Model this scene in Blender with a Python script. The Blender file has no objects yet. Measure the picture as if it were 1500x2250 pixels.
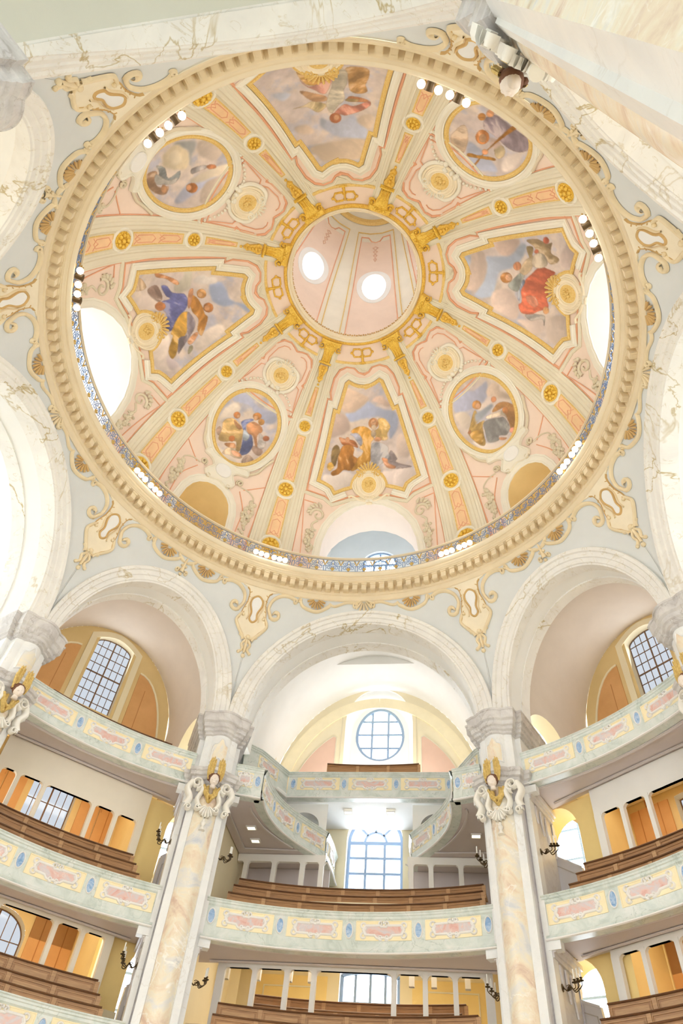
import bpy, random
import numpy as np
from math import *
from mathutils import Matrix, Vector
from mathutils.geometry import tessellate_polygon

random.seed(7); np.random.seed(7)
SC = bpy.context.scene
COL = SC.collection

# ------------------------------------------------------------------ camera
def make_camera():
    cam = bpy.data.cameras.new('camera'); o = bpy.data.objects.new('camera', cam); COL.objects.link(o)
    R_ = Vector((0.98981091, 0.1210304, 0.07500673)); U_ = Vector((0.04879821, -0.78321416, 0.61983411)); F_ = Vector((-0.1337651, 0.60985836, 0.78113998))
    m = Matrix(((R_.x, U_.x, -F_.x, 3.53365637), (R_.y, U_.y, -F_.y, -12.30946423), (R_.z, U_.z, -F_.z, 1.6), (0, 0, 0, 1)))
    o.matrix_world = m
    cam.sensor_fit = 'HORIZONTAL'; cam.sensor_width = 36.0; cam.lens = 36.0 * 1488.57 / 1500
    cam.clip_start = 0.05; cam.clip_end = 500
    SC.camera = o
make_camera()

# ------------------------------------------------------------------ light, sky and exposure
SKY = 8.0
w = bpy.data.worlds.new('overcast_sky'); SC.world = w; w.use_nodes = True
bg = w.node_tree.nodes['Background']
bg.inputs[0].default_value = (0.86, 0.93, 1.0, 1); bg.inputs[1].default_value = SKY
SC.view_settings.view_transform = 'Standard'; SC.view_settings.look = 'None'
SC.view_settings.gamma = 1.0; SC.view_settings.use_curve_mapping = False
SC.view_settings.exposure = -0.22
SC.cycles.max_bounces = 10; SC.cycles.diffuse_bounces = 6; SC.cycles.glossy_bounces = 3
SC.cycles.transparent_max_bounces = 12; SC.cycles.sample_clamp_indirect = 6.0
SC.cycles.use_denoising = True
SC.cycles.caustics_reflective = False; SC.cycles.caustics_refractive = False

def area_light(name, loc, direction, sx, sy, energy, col=(1, 1, 1)):
    l = bpy.data.lights.new(name, 'AREA'); l.shape = 'RECTANGLE'; l.size = sx; l.size_y = sy; l.energy = energy; l.color = col
    o = bpy.data.objects.new(name, l); COL.objects.link(o)
    o.location = loc; o.rotation_euler = Vector(direction).to_track_quat('-Z', 'Y').to_euler()
    return o

def bay_dir(az):
    a = radians(az); return np.array([cos(a), sin(a), 0.]), np.array([-sin(a), cos(a), 0.])
def bay_pt(az, u, w_, z):
    e, t = bay_dir(az); p = e * w_ + t * u; return np.array([p[0], p[1], z])

# daylight falling in through the great windows of the bays and a light added at the choir end
def window_daylight(az, u, w_, z, sx, sy, energy, tilt=0.0):
    e, t = bay_dir(az); p = bay_pt(az, u, w_, z); d = -e + np.array([0, 0, tilt])
    area_light('daylight', p, d, sx, sy, energy, (0.94, 0.97, 1.0))
LAMP_W = 110.0
window_daylight(180, 0, 22.5, 16, 9, 16, 800)
window_daylight(0, 0, 22.5, 16, 9, 16, 900)
window_daylight(90, 0, 22.5, 17, 5, 10, 1300)
for az_ in (135, 45): window_daylight(az_, 0, 17.9, 21.6, 1.8, 3.6, 70, .25)
def room_lamp(az, w_, z, sx, energy):
    e, t = bay_dir(az); l = bpy.data.lights.new('gallery_light', 'AREA'); l.shape = 'RECTANGLE'; l.size = sx; l.size_y = .9; l.energy = energy; l.color = (1, .9, .74)
    o = bpy.data.objects.new('gallery_light', l); COL.objects.link(o); o.location = bay_pt(az, 0, w_, z); o.rotation_euler = (0, 0, radians(az - 90))
for az_ in (135, 45): room_lamp(az_, 16.2, 11.75, 4.5, 75); room_lamp(az_, 16.2, 16.1, 4.5, 75)
room_lamp(90, 16.6, 11.95, 8, 170)
area_light('gallery_light', (0, 18.6, 19.2), (0, -.12, 1), 6, .8, 230, (1, .98, .95))  # unseen upward fill, added behind the highest parapet to brighten the west vault
area_light('daylight', (0, -24, 13), (0, 1, 0.12), 9, 16, 60, (1, 0.98, 0.95))  # area light added inside the choir end wall, behind the viewer

# ------------------------------------------------------------------ colours and materials
def lin(c):
    return tuple(((x / 255.) / 12.92 if x / 255. <= 0.04045 else ((x / 255. + 0.055) / 1.055) ** 2.4) for x in c)
def rgba(c): return lin(c) + (1.0,)
MAT = {}
def _base(name, rough=0.6, metal=0.0):
    m = bpy.data.materials.new(name); m.use_nodes = True; MAT[name] = m
    nt = m.node_tree; b = nt.nodes['Principled BSDF']
    b.inputs['Roughness'].default_value = rough; b.inputs['Metallic'].default_value = metal
    return m, nt, b
def _ramp(nt, fac, stops, interp='LINEAR'):
    r = nt.nodes.new('ShaderNodeValToRGB'); r.color_ramp.interpolation = interp
    el = r.color_ramp.elements
    while len(el) < len(stops): el.new(0.5)
    for e, (p, c) in zip(el, stops): e.position = p; e.color = rgba(c)
    nt.links.new(fac, r.inputs[0]); return r.outputs[0]
def _noise(nt, scale, detail=4, rough=0.55, dist=0.0, vec=None):
    n = nt.nodes.new('ShaderNodeTexNoise'); n.inputs['Scale'].default_value = scale; n.inputs['Detail'].default_value = detail
    n.inputs['Roughness'].default_value = rough; n.inputs['Distortion'].default_value = dist
    if vec is None:
        g = nt.nodes.new('ShaderNodeNewGeometry'); vec = g.outputs['Position']
    nt.links.new(vec, n.inputs['Vector']); return n.outputs['Fac']
def _mix(nt, fac, a, b, mode='MIX'):
    m = nt.nodes.new('ShaderNodeMix'); m.data_type = 'RGBA'; m.blend_type = mode
    for s, v in ((0, fac), (6, a), (7, b)):
        if hasattr(v, 'is_output') or isinstance(v, bpy.types.NodeSocket): nt.links.new(v, m.inputs[s])
        else: m.inputs[s].default_value = v
    return m.outputs[2]
def _bump(nt, b, h, strength, dist=0.02):
    n = nt.nodes.new('ShaderNodeBump'); n.inputs['Strength'].default_value = strength; n.inputs['Distance'].default_value = dist
    nt.links.new(h, n.inputs['Height']); nt.links.new(n.outputs[0], b.inputs['Normal'])
def plaster(name, c, var=6, scale=1.2, rough=0.75, bump=0.08):
    m, nt, b = _base(name, rough)
    lo = tuple(max(0, x - var) for x in c); hi = tuple(min(255, x + var * 0.6) for x in c)
    f = _noise(nt, scale, 6, 0.6)
    nt.links.new(_ramp(nt, f, [(0.3, lo), (0.7, hi)]), b.inputs['Base Color'])
    if bump: _bump(nt, b, _noise(nt, 30, 3), bump)
    return m
def marble(name, stops, vein, scale=0.8, vscale=1.1, vwidth=0.03, rough=0.3, dist=1.5, vmix=0.8, stretch=None):
    m, nt, b = _base(name, rough)
    g = nt.nodes.new('ShaderNodeNewGeometry'); vec = g.outputs['Position']
    if stretch:
        mp = nt.nodes.new('ShaderNodeMapping'); mp.inputs['Scale'].default_value = stretch; mp.inputs['Rotation'].default_value = (0.3, 0.5, 0.2)
        nt.links.new(vec, mp.inputs[0]); vec = mp.outputs[0]
    f = _noise(nt, scale, 6, 0.62, dist, vec)
    col = _ramp(nt, f, stops)
    for k, (vs, amt) in enumerate(((vscale, vmix), (vscale * 2.3, vmix * 0.45))):
        n = _noise(nt, vs, 5, 0.55, 0.6 + k, vec)
        mt = nt.nodes.new('ShaderNodeMath'); mt.operation = 'SUBTRACT'; nt.links.new(n, mt.inputs[0]); mt.inputs[1].default_value = 0.5
        ab = nt.nodes.new('ShaderNodeMath'); ab.operation = 'ABSOLUTE'; nt.links.new(mt.outputs[0], ab.inputs[0])
        mr = nt.nodes.new('ShaderNodeMapRange'); mr.inputs[1].default_value = 0.0; mr.inputs[2].default_value = vwidth; mr.inputs[3].default_value = amt; mr.inputs[4].default_value = 0.0
        nt.links.new(ab.outputs[0], mr.inputs[0])
        # veins come and go
        gt = nt.nodes.new('ShaderNodeMath'); gt.operation = 'MULTIPLY'
        n2 = _noise(nt, vs * 0.7 + 3 * k, 2, 0.5, 0, vec)
        r2 = nt.nodes.new('ShaderNodeMapRange'); r2.inputs[1].default_value = 0.42; r2.inputs[2].default_value = 0.58; nt.links.new(n2, r2.inputs[0])
        nt.links.new(mr.outputs[0], gt.inputs[0]); nt.links.new(r2.outputs[0], gt.inputs[1])
        col = _mix(nt, gt.outputs[0], col, rgba(vein))
    nt.links.new(col, b.inputs['Base Color'])
    return m
def plain(name, c, rough=0.5, metal=0.0): 
    m, nt, b = _base(name, rough, metal); b.inputs['Base Color'].default_value = rgba(c); return m
def gilt(name, c=(236, 184, 60), lo=(190, 120, 20), rough=0.34, metal=0.55):
    m, nt, b = _base(name, rough, metal)
    f = _noise(nt, 14, 5, 0.7)
    nt.links.new(_ramp(nt, f, [(0.32, lo), (0.62, c)]), b.inputs['Base Color'])
    _bump(nt, b, _noise(nt, 22, 4, 0.6), 0.5, 0.03)
    return m
def woodm(name, c1, c2):
    m, nt, b = _base(name, 0.42)
    g = nt.nodes.new('ShaderNodeNewGeometry'); mp = nt.nodes.new('ShaderNodeMapping'); mp.inputs['Scale'].default_value = (1.2, 1.2, 22)
    nt.links.new(g.outputs['Position'], mp.inputs[0])
    f = _noise(nt, 1.6, 6, 0.6, 0.4, mp.outputs[0])
    nt.links.new(_ramp(nt, f, [(0.3, c1), (0.7, c2)]), b.inputs['Base Color'])
    return m
def emit(name, c, s):
    m = bpy.data.materials.new(name); m.use_nodes = True; MAT[name] = m; nt = m.node_tree
    nt.nodes.remove(nt.nodes['Principled BSDF']); e = nt.nodes.new('ShaderNodeEmission'); e.inputs[0].default_value = rgba(c); e.inputs[1].default_value = s
    nt.links.new(e.outputs[0], nt.nodes['Material Output'].inputs[0]); return m
def glass(name, tint, gloss=0.06):
    m = bpy.data.materials.new(name); m.use_nodes = True; MAT[name] = m; nt = m.node_tree
    nt.nodes.remove(nt.nodes['Principled BSDF'])
    t = nt.nodes.new('ShaderNodeBsdfTransparent'); t.inputs[0].default_value = tint + (1,)
    g = nt.nodes.new('ShaderNodeBsdfGlossy'); g.inputs['Roughness'].default_value = 0.1
    mx = nt.nodes.new('ShaderNodeMixShader'); mx.inputs[0].default_value = gloss
    nt.links.new(t.outputs[0], mx.inputs[1]); nt.links.new(g.outputs[0], mx.inputs[2]); nt.links.new(mx.outputs[0], nt.nodes['Material Output'].inputs[0])
    return m
def paint(name):
    m, nt, b = _base(name, 0.8)
    a = nt.nodes.new('ShaderNodeVertexColor'); a.layer_name = 'Col'
    nt.links.new(a.outputs[0], b.inputs['Base Color']); return m

plaster('pendentive_plaster', (222, 225, 225), 5, 0.5)
plaster('white_plaster', (242, 242, 240), 4, 0.6)
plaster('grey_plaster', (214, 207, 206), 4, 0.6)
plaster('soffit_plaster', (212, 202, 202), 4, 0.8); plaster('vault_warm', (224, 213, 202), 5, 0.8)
plaster('cream_plaster', (240, 228, 196), 5, 0.6)
plaster('ochre_plaster', (228, 202, 146), 7, 0.7)
plaster('yellow_plaster', (247, 220, 152), 6, 0.7)
plaster('orange_panel', (220, 168, 110), 8, 0.9)
plaster('rose_panel', (228, 192, 170), 5, 0.9)
plaster('dome_pink', (243, 222, 206), 7, 0.55)
plaster('dome_cream', (232, 225, 204), 6, 0.7)
plaster('dome_light', (240, 236, 222), 5, 0.7)
plaster('dome_olive', (224, 214, 190), 5, 0.9)
plaster('dome_orange', (242, 206, 162), 9, 1.2)
plaster('dome_line', (234, 176, 142), 8, 1.2)
plaster('cornice_stucco', (235, 218, 186), 7, 0.9)
plaster('cornice_shade', (212, 184, 132), 7, 0.9)
plaster('cornice_pale', (240, 226, 198), 5, 0.8)
plaster('ornament_stucco', (238, 220, 184), 8, 2.0)
plaster('ornament_pale', (244, 232, 206), 5, 2.0)
plaster('ornament_dark', (212, 176, 118), 8, 2.0)
plaster('choir_plaster', (216, 217, 206), 4, 0.4)
plaster('angel_white', (240, 237, 230), 4, 3)
plaster('angel_face', (238, 226, 216), 3, 3)
plaster('hair_brown', (120, 82, 62), 12, 9)
plaster('panel_yellow', (249, 236, 200), 5, 1.5)
plaster('frame_white', (240, 238, 236), 3, 2.0)
plaster('stair_grey', (206, 202, 204), 4, 1)
plaster('limestone_floor', (214, 200, 176), 8, 0.8)
plaster('white_post', (236, 233, 228), 3, 1); plaster('cream_post', (238, 228, 210), 3, 1); plaster('reveal_rose', (242, 230, 222), 3, 1)
marble('marble_arch', [(0.35, (232, 230, 226)), (0.65, (243, 241, 236))], (186, 166, 112), 0.6, 0.42, 0.014, 0.4, 1.0, 0.95)
marble('marble_shaft', [(0.25, (204, 208, 216)), (0.36, (228, 226, 222)), (0.47, (240, 230, 208)), (0.56, (236, 218, 194)), (0.68, (216, 188, 170)), (0.78, (234, 224, 212))], (250, 247, 240), 0.62, 0.7, 0.014, 0.24, 2.2, 0.95)
marble('marble_green', [(0.3, (194, 204, 198)), (0.5, (216, 223, 218)), (0.7, (230, 232, 229))], (150, 165, 156), 1.2, 1.1, 0.012, 0.28, 1.6, 0.5)
marble('marble_pink', [(0.3, (218, 164, 154)), (0.46, (228, 194, 186)), (0.6, (214, 208, 212)), (0.75, (236, 212, 200))], (246, 234, 226), 1.7, 2.2, 0.012, 0.3, 2.0, 0.6)
marble('marble_grey', [(0.3, (190, 186, 186)), (0.55, (212, 209, 208)), (0.75, (228, 226, 224))], (160, 152, 148), 1.0, 1.0, 0.014, 0.35, 1.6, 0.6)
marble('marble_white', [(0.3, (230, 232, 234)), (0.7, (243, 243, 242))], (206, 200, 192), 0.8, 0.7, 0.010, 0.3, 1.2, 0.4)
marble('marble_side', [(0.3, (206, 202, 206)), (0.55, (222, 218, 219)), (0.75, (230, 227, 227))], (190, 176, 172), 1.0, 0.8, 0.016, 0.35, 1.4, 0.5)
marble('medallion_blue', [(0.35, (112, 156, 206)), (0.65, (186, 208, 232))], (220, 232, 244), 5, 4, 0.03, 0.4, 1.0, 0.7)
gilt('gilt', (246, 208, 98), (214, 160, 50), 0.36, 0.15); gilt('gilt_bright', (252, 218, 100), (220, 168, 48), 0.34, 0.12)
gilt('gilt_matt', (240, 212, 140), (226, 186, 104), 0.55, 0.03)
gilt('gilt_old', (228, 200, 126), (190, 154, 80), 0.5, 0.08)
woodm('pew_wood', (146, 104, 66), (186, 140, 94)); woodm('pew_wood_light', (172, 130, 90), (204, 162, 116)); woodm('pew_cap', (92, 60, 38), (130, 90, 58))
plain('iron_blue', (120, 146, 190), 0.4, 0.2); plain('iron_grey', (150, 156, 166), 0.5, 0.1); plain('iron_gilt', (220, 186, 110), 0.4, 0.4)
plain('bronze', (92, 76, 52), 0.35, 0.7); plain('candle_wax', (246, 244, 238), 0.4); plain('dark_lens', (96, 76, 50), 0.3, 0.3)
plain('mullion_blue', (150, 172, 200), 0.5); plain('mullion_brown', (128, 98, 74), 0.5); plain('mullion_dark', (92, 78, 76), 0.5)
plain('joint_line', (190, 132, 74), 0.7); plain('hinge_dark', (70, 60, 50), 0.5); plain('line_grey', (176, 168, 160), 0.7)
glass('milk_glass', (0.62, 0.62, 0.62)); glass('clear_glass', (0.97, 0.985, 1.0)); glass('tower_glass', (0.112, 0.114, 0.118))
emit('lamp_glow', (255, 246, 228), 4.5); emit('downlight_glow', (255, 240, 214), 2.2)
paint('fresco_paint')
# ------------------------------------------------------------------ mesh helpers
class MB:
    def __init__(s): s.v = []; s.f = []; s.n = 0; s.mi = []; s.cur = 0
    def add(s, V, F):
        V = np.asarray(V, float).reshape(-1, 3); s.v.append(V); n = s.n
        for f in F: s.f.append(tuple(i + n for i in f)); s.mi.append(s.cur)
        s.n += len(V); return s
    def grid(s, P, cu=False, cv=False, flip=False, keep=None):
        P = np.asarray(P, float); n, m = P.shape[:2]; F = []
        for i in range(n if cu else n - 1):
            i2 = (i + 1) % n
            for j in range(m if cv else m - 1):
                if keep is not None and not keep[i][j]: continue
                j2 = (j + 1) % m; q = (i * m + j, i2 * m + j, i2 * m + j2, i * m + j2)
                F.append(q[::-1] if flip else q)
        return s.add(P.reshape(-1, 3), F)
    def box(s, c, ex, ey, ez):
        c, ex, ey, ez = (np.asarray(x, float) for x in (c, ex, ey, ez)); V = []
        for i in (-1, 1):
            for j in (-1, 1):
                for k in (-1, 1): V.append(c + i * ex + j * ey + k * ez)
        return s.add(V, [(0, 1, 3, 2), (4, 6, 7, 5), (0, 4, 5, 1), (2, 3, 7, 6), (0, 2, 6, 4), (1, 5, 7, 3)])
    def tube(s, pts, r, n=6, closed=False, cap=True):
        P = np.asarray(pts, float); N = len(P); r = np.broadcast_to(np.asarray(r, float), (N,))
        T = np.roll(P, -1, 0) - np.roll(P, 1, 0)
        if not closed: T[0] = P[1] - P[0]; T[-1] = P[-1] - P[-2]
        T /= np.linalg.norm(T, axis=1)[:, None] + 1e-12
        a = np.array([0, 0, 1.]) if abs(T[0][2]) < 0.9 else np.array([1., 0, 0]); G = []
        for i in range(N):
            a = a - T[i] * (a @ T[i]); a /= np.linalg.norm(a) + 1e-12; b = np.cross(T[i], a)
            G.append([P[i] + r[i] * (cos(2 * pi * k / n) * a + sin(2 * pi * k / n) * b) for k in range(n)])
        s.grid(G, cu=closed, cv=True)
        if cap and not closed: s.f += [tuple(s.n - N * n + k for k in range(n)), tuple(s.n - 1 - k for k in range(n))]; s.mi += [s.cur] * 2
        return s
    def ball(s, c, r, nu=10, nv=7, ax=None):
        r = np.broadcast_to(np.asarray(r, float), (3,)); ax = np.eye(3) if ax is None else np.asarray(ax, float); G = []
        for i in range(nv + 1):
            t = pi * i / nv
            G.append([np.asarray(c) + ax.T @ (r * np.array([sin(t) * cos(2 * pi * k / nu), sin(t) * sin(2 * pi * k / nu), cos(t)])) for k in range(nu)])
        return s.grid(G, cv=True, flip=True)
    def lathe(s, c, prof, n=14, ax=None):
        ax = np.eye(3) if ax is None else np.asarray(ax, float)
        return s.grid([[np.asarray(c) + ax.T @ np.array([r * cos(2 * pi * k / n), r * sin(2 * pi * k / n), z]) for k in range(n)] for r, z in prof], cv=True)
    # relief on a mapped surface M(u, v, h)
    def ribbon(s, M, pts, wd, h, closed=False, prof='round', h0=0.0):
        P = np.asarray(pts, float); N = len(P); wd = np.broadcast_to(np.asarray(wd, float), (N,))
        d = np.roll(P, -1, 0) - P
        if not closed: d[-1] = d[-2]
        d /= np.linalg.norm(d, axis=1)[:, None] + 1e-12
        nrm = np.stack([-d[:, 1], d[:, 0]], 1); prv = np.roll(nrm, 1, 0)
        if not closed: prv[0] = nrm[0]
        mt = nrm + prv; mt /= np.linalg.norm(mt, axis=1)[:, None] + 1e-9
        k = 1 / np.clip((mt * nrm).sum(1), 0.55, 1); mt *= k[:, None]
        pr = {'round': ((-.5, 0), (-.4, .65), (-.15, 1), (.15, 1), (.4, .65), (.5, 0)),
              'flat': ((-.5, 0), (-.5, 1), (.5, 1), (.5, 0)),
              'cove': ((-.5, 0), (-.5, .8), (-.36, .8), (-.3, .45), (-.1, .3), (.14, .42), (.3, 1), (.5, 1), (.5, 0)),
              'ogee': ((-.5, 0), (-.5, .5), (-.3, .5), (-.25, .75), (0, 1), (.25, .75), (.3, .5), (.5, .5), (.5, 0))}[prof]
        G = [M(P[:, 0] + mt[:, 0] * o * wd, P[:, 1] + mt[:, 1] * o * wd, np.full(N, h0 + hh * h)) for o, hh in pr]
        s.grid(np.transpose(np.array(G), (1, 0, 2)), cu=closed); return s
    def plate(s, M, poly, h, h0=0.0, fan=False):
        P = np.asarray(poly, float); n = len(P)
        top = M(P[:, 0], P[:, 1], np.full(n, h0 + h)); bot = M(P[:, 0], P[:, 1], np.full(n, h0))
        if fan:
            c = P.mean(0); cc = M(np.array([c[0]]), np.array([c[1]]), np.array([h0 + h]))
            s.add(np.vstack([top, cc]), [(i, (i + 1) % n, n) for i in range(n)])
        else:
            s.add(top, [tuple(t) for t in tessellate_polygon([[Vector((x, y, 0)) for x, y in P]])])
        if h > 0: s.grid(np.stack([bot, top], 1), cu=True)
        return s
    def slab(s, M, poly, h, h0=0.0, step=.15, ax=0):
        """raised plate that follows a curved surface: the polygon is cut into strips across axis ax"""
        P = np.asarray(poly, float); n = len(P); lo, hi = P[:, ax].min(), P[:, ax].max()
        us = sorted(set(np.round(np.concatenate([P[:, ax], np.linspace(lo, hi, max(2, int((hi - lo) / step) + 1))]), 4)))
        def span(x):
            r = []
            for i in range(n):
                p, q = P[i], P[(i + 1) % n]; a_, b_ = p[ax], q[ax]
                if (a_ <= x <= b_ or b_ <= x <= a_) and abs(a_ - b_) > 1e-9: r.append(p[1 - ax] + (q[1 - ax] - p[1 - ax]) * (x - a_) / (b_ - a_))
            return (min(r), max(r)) if r else None
        rows = []
        for i, x in enumerate(us):
            k = span(min(max(x, lo + 1e-5), hi - 1e-5))
            if k: rows.append((x, k[0], k[1]))
        rows = np.array(rows); f = (lambda x, y, hh: M(x, y, hh)) if ax == 0 else (lambda x, y, hh: M(y, x, hh))
        o = np.ones(len(rows)); s.grid(np.stack([f(rows[:, 0], rows[:, 1], o * h0), f(rows[:, 0], rows[:, 1], o * (h0 + h)), f(rows[:, 0], rows[:, 2], o * (h0 + h)), f(rows[:, 0], rows[:, 2], o * h0)], 1)); return s
    def build(s, name, mat, parent=None, smooth=40, loc=None):
        V = np.vstack(s.v); off = np.zeros(3)
        if parent is not None: off = np.array(parent.get('_org', (0, 0, 0)), float)
        if loc is not None: off = np.asarray(loc, float)
        me = bpy.data.meshes.new(name); me.from_pydata((V - off).tolist(), [], s.f)
        for m in (mat if isinstance(mat, (list, tuple)) else [mat]): me.materials.append(MAT[m])
        if len(me.polygons):
            if isinstance(mat, (list, tuple)): me.polygons.foreach_set('material_index', s.mi)
            me.polygons.foreach_set('use_smooth', [smooth > 0] * len(me.polygons))
        me.update()
        if smooth and smooth < 180: me.set_sharp_from_angle(angle=radians(smooth))
        o = bpy.data.objects.new(name, me); COL.objects.link(o)
        if parent is not None: o.parent = parent; o['_org'] = tuple(parent.get('_org', (0, 0, 0)))
        elif loc is not None: o.location = loc; o['_org'] = tuple(off)
        return o

def tag(o, label=None, cat=None, group=None, kind=None):
    for k, v in (('label', label), ('category', cat), ('group', group), ('kind', kind)):
        if v: o[k] = v
    return o
def thing(name, loc, label, cat, group=None, kind=None):
    o = bpy.data.objects.new(name, None); COL.objects.link(o); o.location = tuple(loc); o['_org'] = tuple(float(x) for x in loc)
    o.empty_display_size = 0.1
    return tag(o, label, cat, group, kind)
def kids(o): return [c for c in o.children]
def _dup(o, parent):
    c = o.copy(); COL.objects.link(c); c.parent = parent
    for k in kids(o): _dup(k, c)
    return c
def spin_copy(root, deg, label=None, group=None, dz=0.0, mirror=False):
    """a copy of a thing and of its parts, turned about the axis of the dome"""
    c = root.copy(); COL.objects.link(c)
    a = radians(deg); x, y, z = root.location
    c.location = (x * cos(a) - y * sin(a), x * sin(a) + y * cos(a), z + dz)
    c.rotation_euler = (0, 0, root.rotation_euler[2] + a)
    for k in kids(root): _dup(k, c)
    if label: c['label'] = label
    if group: c['group'] = group
    return c
def spin_part(o, deg, parent, dz=0.0):
    """a copy of one part, turned about the dome axis, under the same kind of parent (whose origin is the axis)"""
    c = o.copy(); COL.objects.link(c); c.parent = parent; c.rotation_euler = (0, 0, radians(deg)); c.location = (0, 0, dz)
    for k in kids(o): _dup(k, c)
    return c

# ------------------------------------------------------------------ the plan of the church
K = [64.26, 115.74, 154.26, 205.74, 244.26, 295.74, 334.26, 25.74]          # pillars
WIDE = [90, 180, 270, 0]; NARROW = [135, 225, 315, 45]
HW, HN = 25.74, 19.26
PCX, PCZ, PCR = -2.28931, 17.81667, 15.25194                                 # pendentive profile
def rz(z): return PCX + np.sqrt(PCR ** 2 - (np.asarray(z) - PCZ) ** 2)
DA, DB, DZ, DR = 12.324, 11.955, 26.0, 12.14                                 # dome
def Mdome(c):
    def M(u, v, h):
        u, v, h = (np.asarray(x, float) for x in (u, v, h)); p = v / DR
        a = radians(c) + u / (DA * np.cos(p))
        r = (DA - h) * np.cos(p); return np.stack([r * np.cos(a), r * np.sin(a), DZ + (DB - h) * np.sin(p)], -1)
    return M
def Mpend(c):
    def M(u, v, h):
        u, v, h = (np.asarray(x, float) for x in (u, v, h)); r = rz(v); a = radians(c) + u / r; r = r - h
        return np.stack([r * np.cos(a), r * np.sin(a), v], -1)
    return M
def Mcyl(c, r0, z0=0.0):
    def M(u, v, h):
        u, v, h = (np.asarray(x, float) for x in (u, v, h)); a = radians(c) + u / r0; r = r0 - h
        return np.stack([r * np.cos(a), r * np.sin(a), v + z0 + 0 * a], -1)
    return M
def Mwall(az, w_, side=0, u0=0.0):
    """side 0: wall across the bay at distance w_, lifted towards the axis; side +-1: wall along the bay at offset u0, lifted towards the middle (u is then w)"""
    e, t = bay_dir(az)
    def M(u, v, h):
        u, v, h = (np.asarray(x, float) for x in (u, v, h))
        if side == 0: p = e * (w_ - h)[..., None] + t * u[..., None]
        else: p = e * u[..., None] + t * (u0 - side * h)[..., None]
        p[..., 2] = v; return p
    return M
def sp(u0, v0, r0, r1, a0, turns, n=18):
    """flat spiral"""
    t = np.linspace(0, 1, n); r = r0 + (r1 - r0) * t ** 0.9; a = radians(a0) + 2 * pi * turns * t
    return np.stack([u0 + r * np.cos(a), v0 + r * np.sin(a)], 1)
def ell(u0, v0, a, b, n=28): 
    t = np.linspace(0, 2 * pi, n, endpoint=False); return np.stack([u0 + a * np.cos(t), v0 + b * np.sin(t)], 1)
def mir(p): return np.asarray(p, float) * np.array([-1, 1])
def smooth(pts, n=4, closed=False):
    """Catmull-Rom through the points"""
    P = np.asarray(pts, float); N = len(P); out = []
    for i in range(N if closed else N - 1):
        g = lambda j: P[j % N] if closed else P[min(max(j, 0), N - 1)]
        a, b, c, d = g(i - 1), g(i), g(i + 1), g(i + 2)
        for k in range(n):
            t = k / n; out.append(0.5 * (2 * b + (c - a) * t + (2 * a - 5 * b + 4 * c - d) * t * t + (3 * b - a - 3 * c + d) * t ** 3))
    if not closed: out.append(P[-1])
    return np.array(out)
def dense(pts, step, closed=False):
    P = np.asarray(pts, float); out = []; N = len(P)
    for i in range(N if closed else N - 1):
        a, b = P[i], P[(i + 1) % N]; k = max(1, int(np.linalg.norm(b - a) / step))
        for j in range(k): out.append(a + (b - a) * j / k)
    if not closed: out.append(P[-1])
    return np.array(out)
def inside(X, Y, poly):
    P = np.asarray(poly, float); r = np.zeros(np.shape(X), bool); n = len(P)
    for i in range(n):
        (x1, y1), (x2, y2) = P[i], P[(i + 1) % n]
        if y1 == y2: continue
        c = ((y1 > Y) != (y2 > Y)) & (X < (x2 - x1) * (Y - y1) / (y2 - y1) + x1); r ^= c
    return r
def revolve(mb, prof, n=192, a0=0., a1=360.):
    full = abs(a1 - a0 - 360) < 1e-6; A = np.radians(np.linspace(a0, a1, n, endpoint=not full))
    P = np.array([[(r * cos(a), r * sin(a), z) for a in A] for r, z in prof]); return mb.grid(P, cv=full)
NAMES = {90: 'west', 135: 'southwest', 180: 'south', 225: 'southeast', 270: 'east', 315: 'northeast', 0: 'north', 45: 'northwest'}
# ------------------------------------------------------------------ the room: floor, piers' arches, vaults
S = 'structure'
mb = MB(); mb.grid([[(r * cos(a), r * sin(a), 0) for a in np.linspace(0, 2 * pi, 48, endpoint=False)] for r in (0.01, 8, 16, 24)], cv=True, flip=True)
tag(mb.build('floor', 'limestone_floor', smooth=0), kind=S)

ARCH = {}
for az in WIDE: ARCH[az] = dict(ai=4.95, bi=5.40, ao=5.60, bo=5.95, z0=18.25, va=5.65, vz=18.6, vb=7.45, w2=13.7, wb=20.0, H=HW)
for az in NARROW: ARCH[az] = dict(ai=3.60, bi=4.80, ao=4.24, bo=5.45, z0=18.25, va=3.95, vz=19.7, vb=4.55, w2=13.6, wb=18.0, H=HN)
ARCH[270].update(bi=6.1, bo=6.42, va=5.2, vz=18.4, vb=6.3, wb=25.0)

def arc_pts(a, b, z0, n=48, foot=17.95):
    t = np.linspace(0, pi, n + 1); P = [(a, foot)] + [(a * cos(x), z0 + b * sin(x)) for x in t] + [(-a, foot)]
    return np.array(P)
def on_pend(az, U, Z, h):
    e, t = bay_dir(az); wv = np.sqrt(rz(Z) ** 2 - U ** 2) - h; P = e * wv[:, None] + t * U[:, None]; P[:, 2] = Z; return P
def across(az, U, Z, W):
    e, t = bay_dir(az); P = e * (np.zeros(len(U)) + W)[:, None] + t * U[:, None]; P[:, 2] = Z; return P

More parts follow.
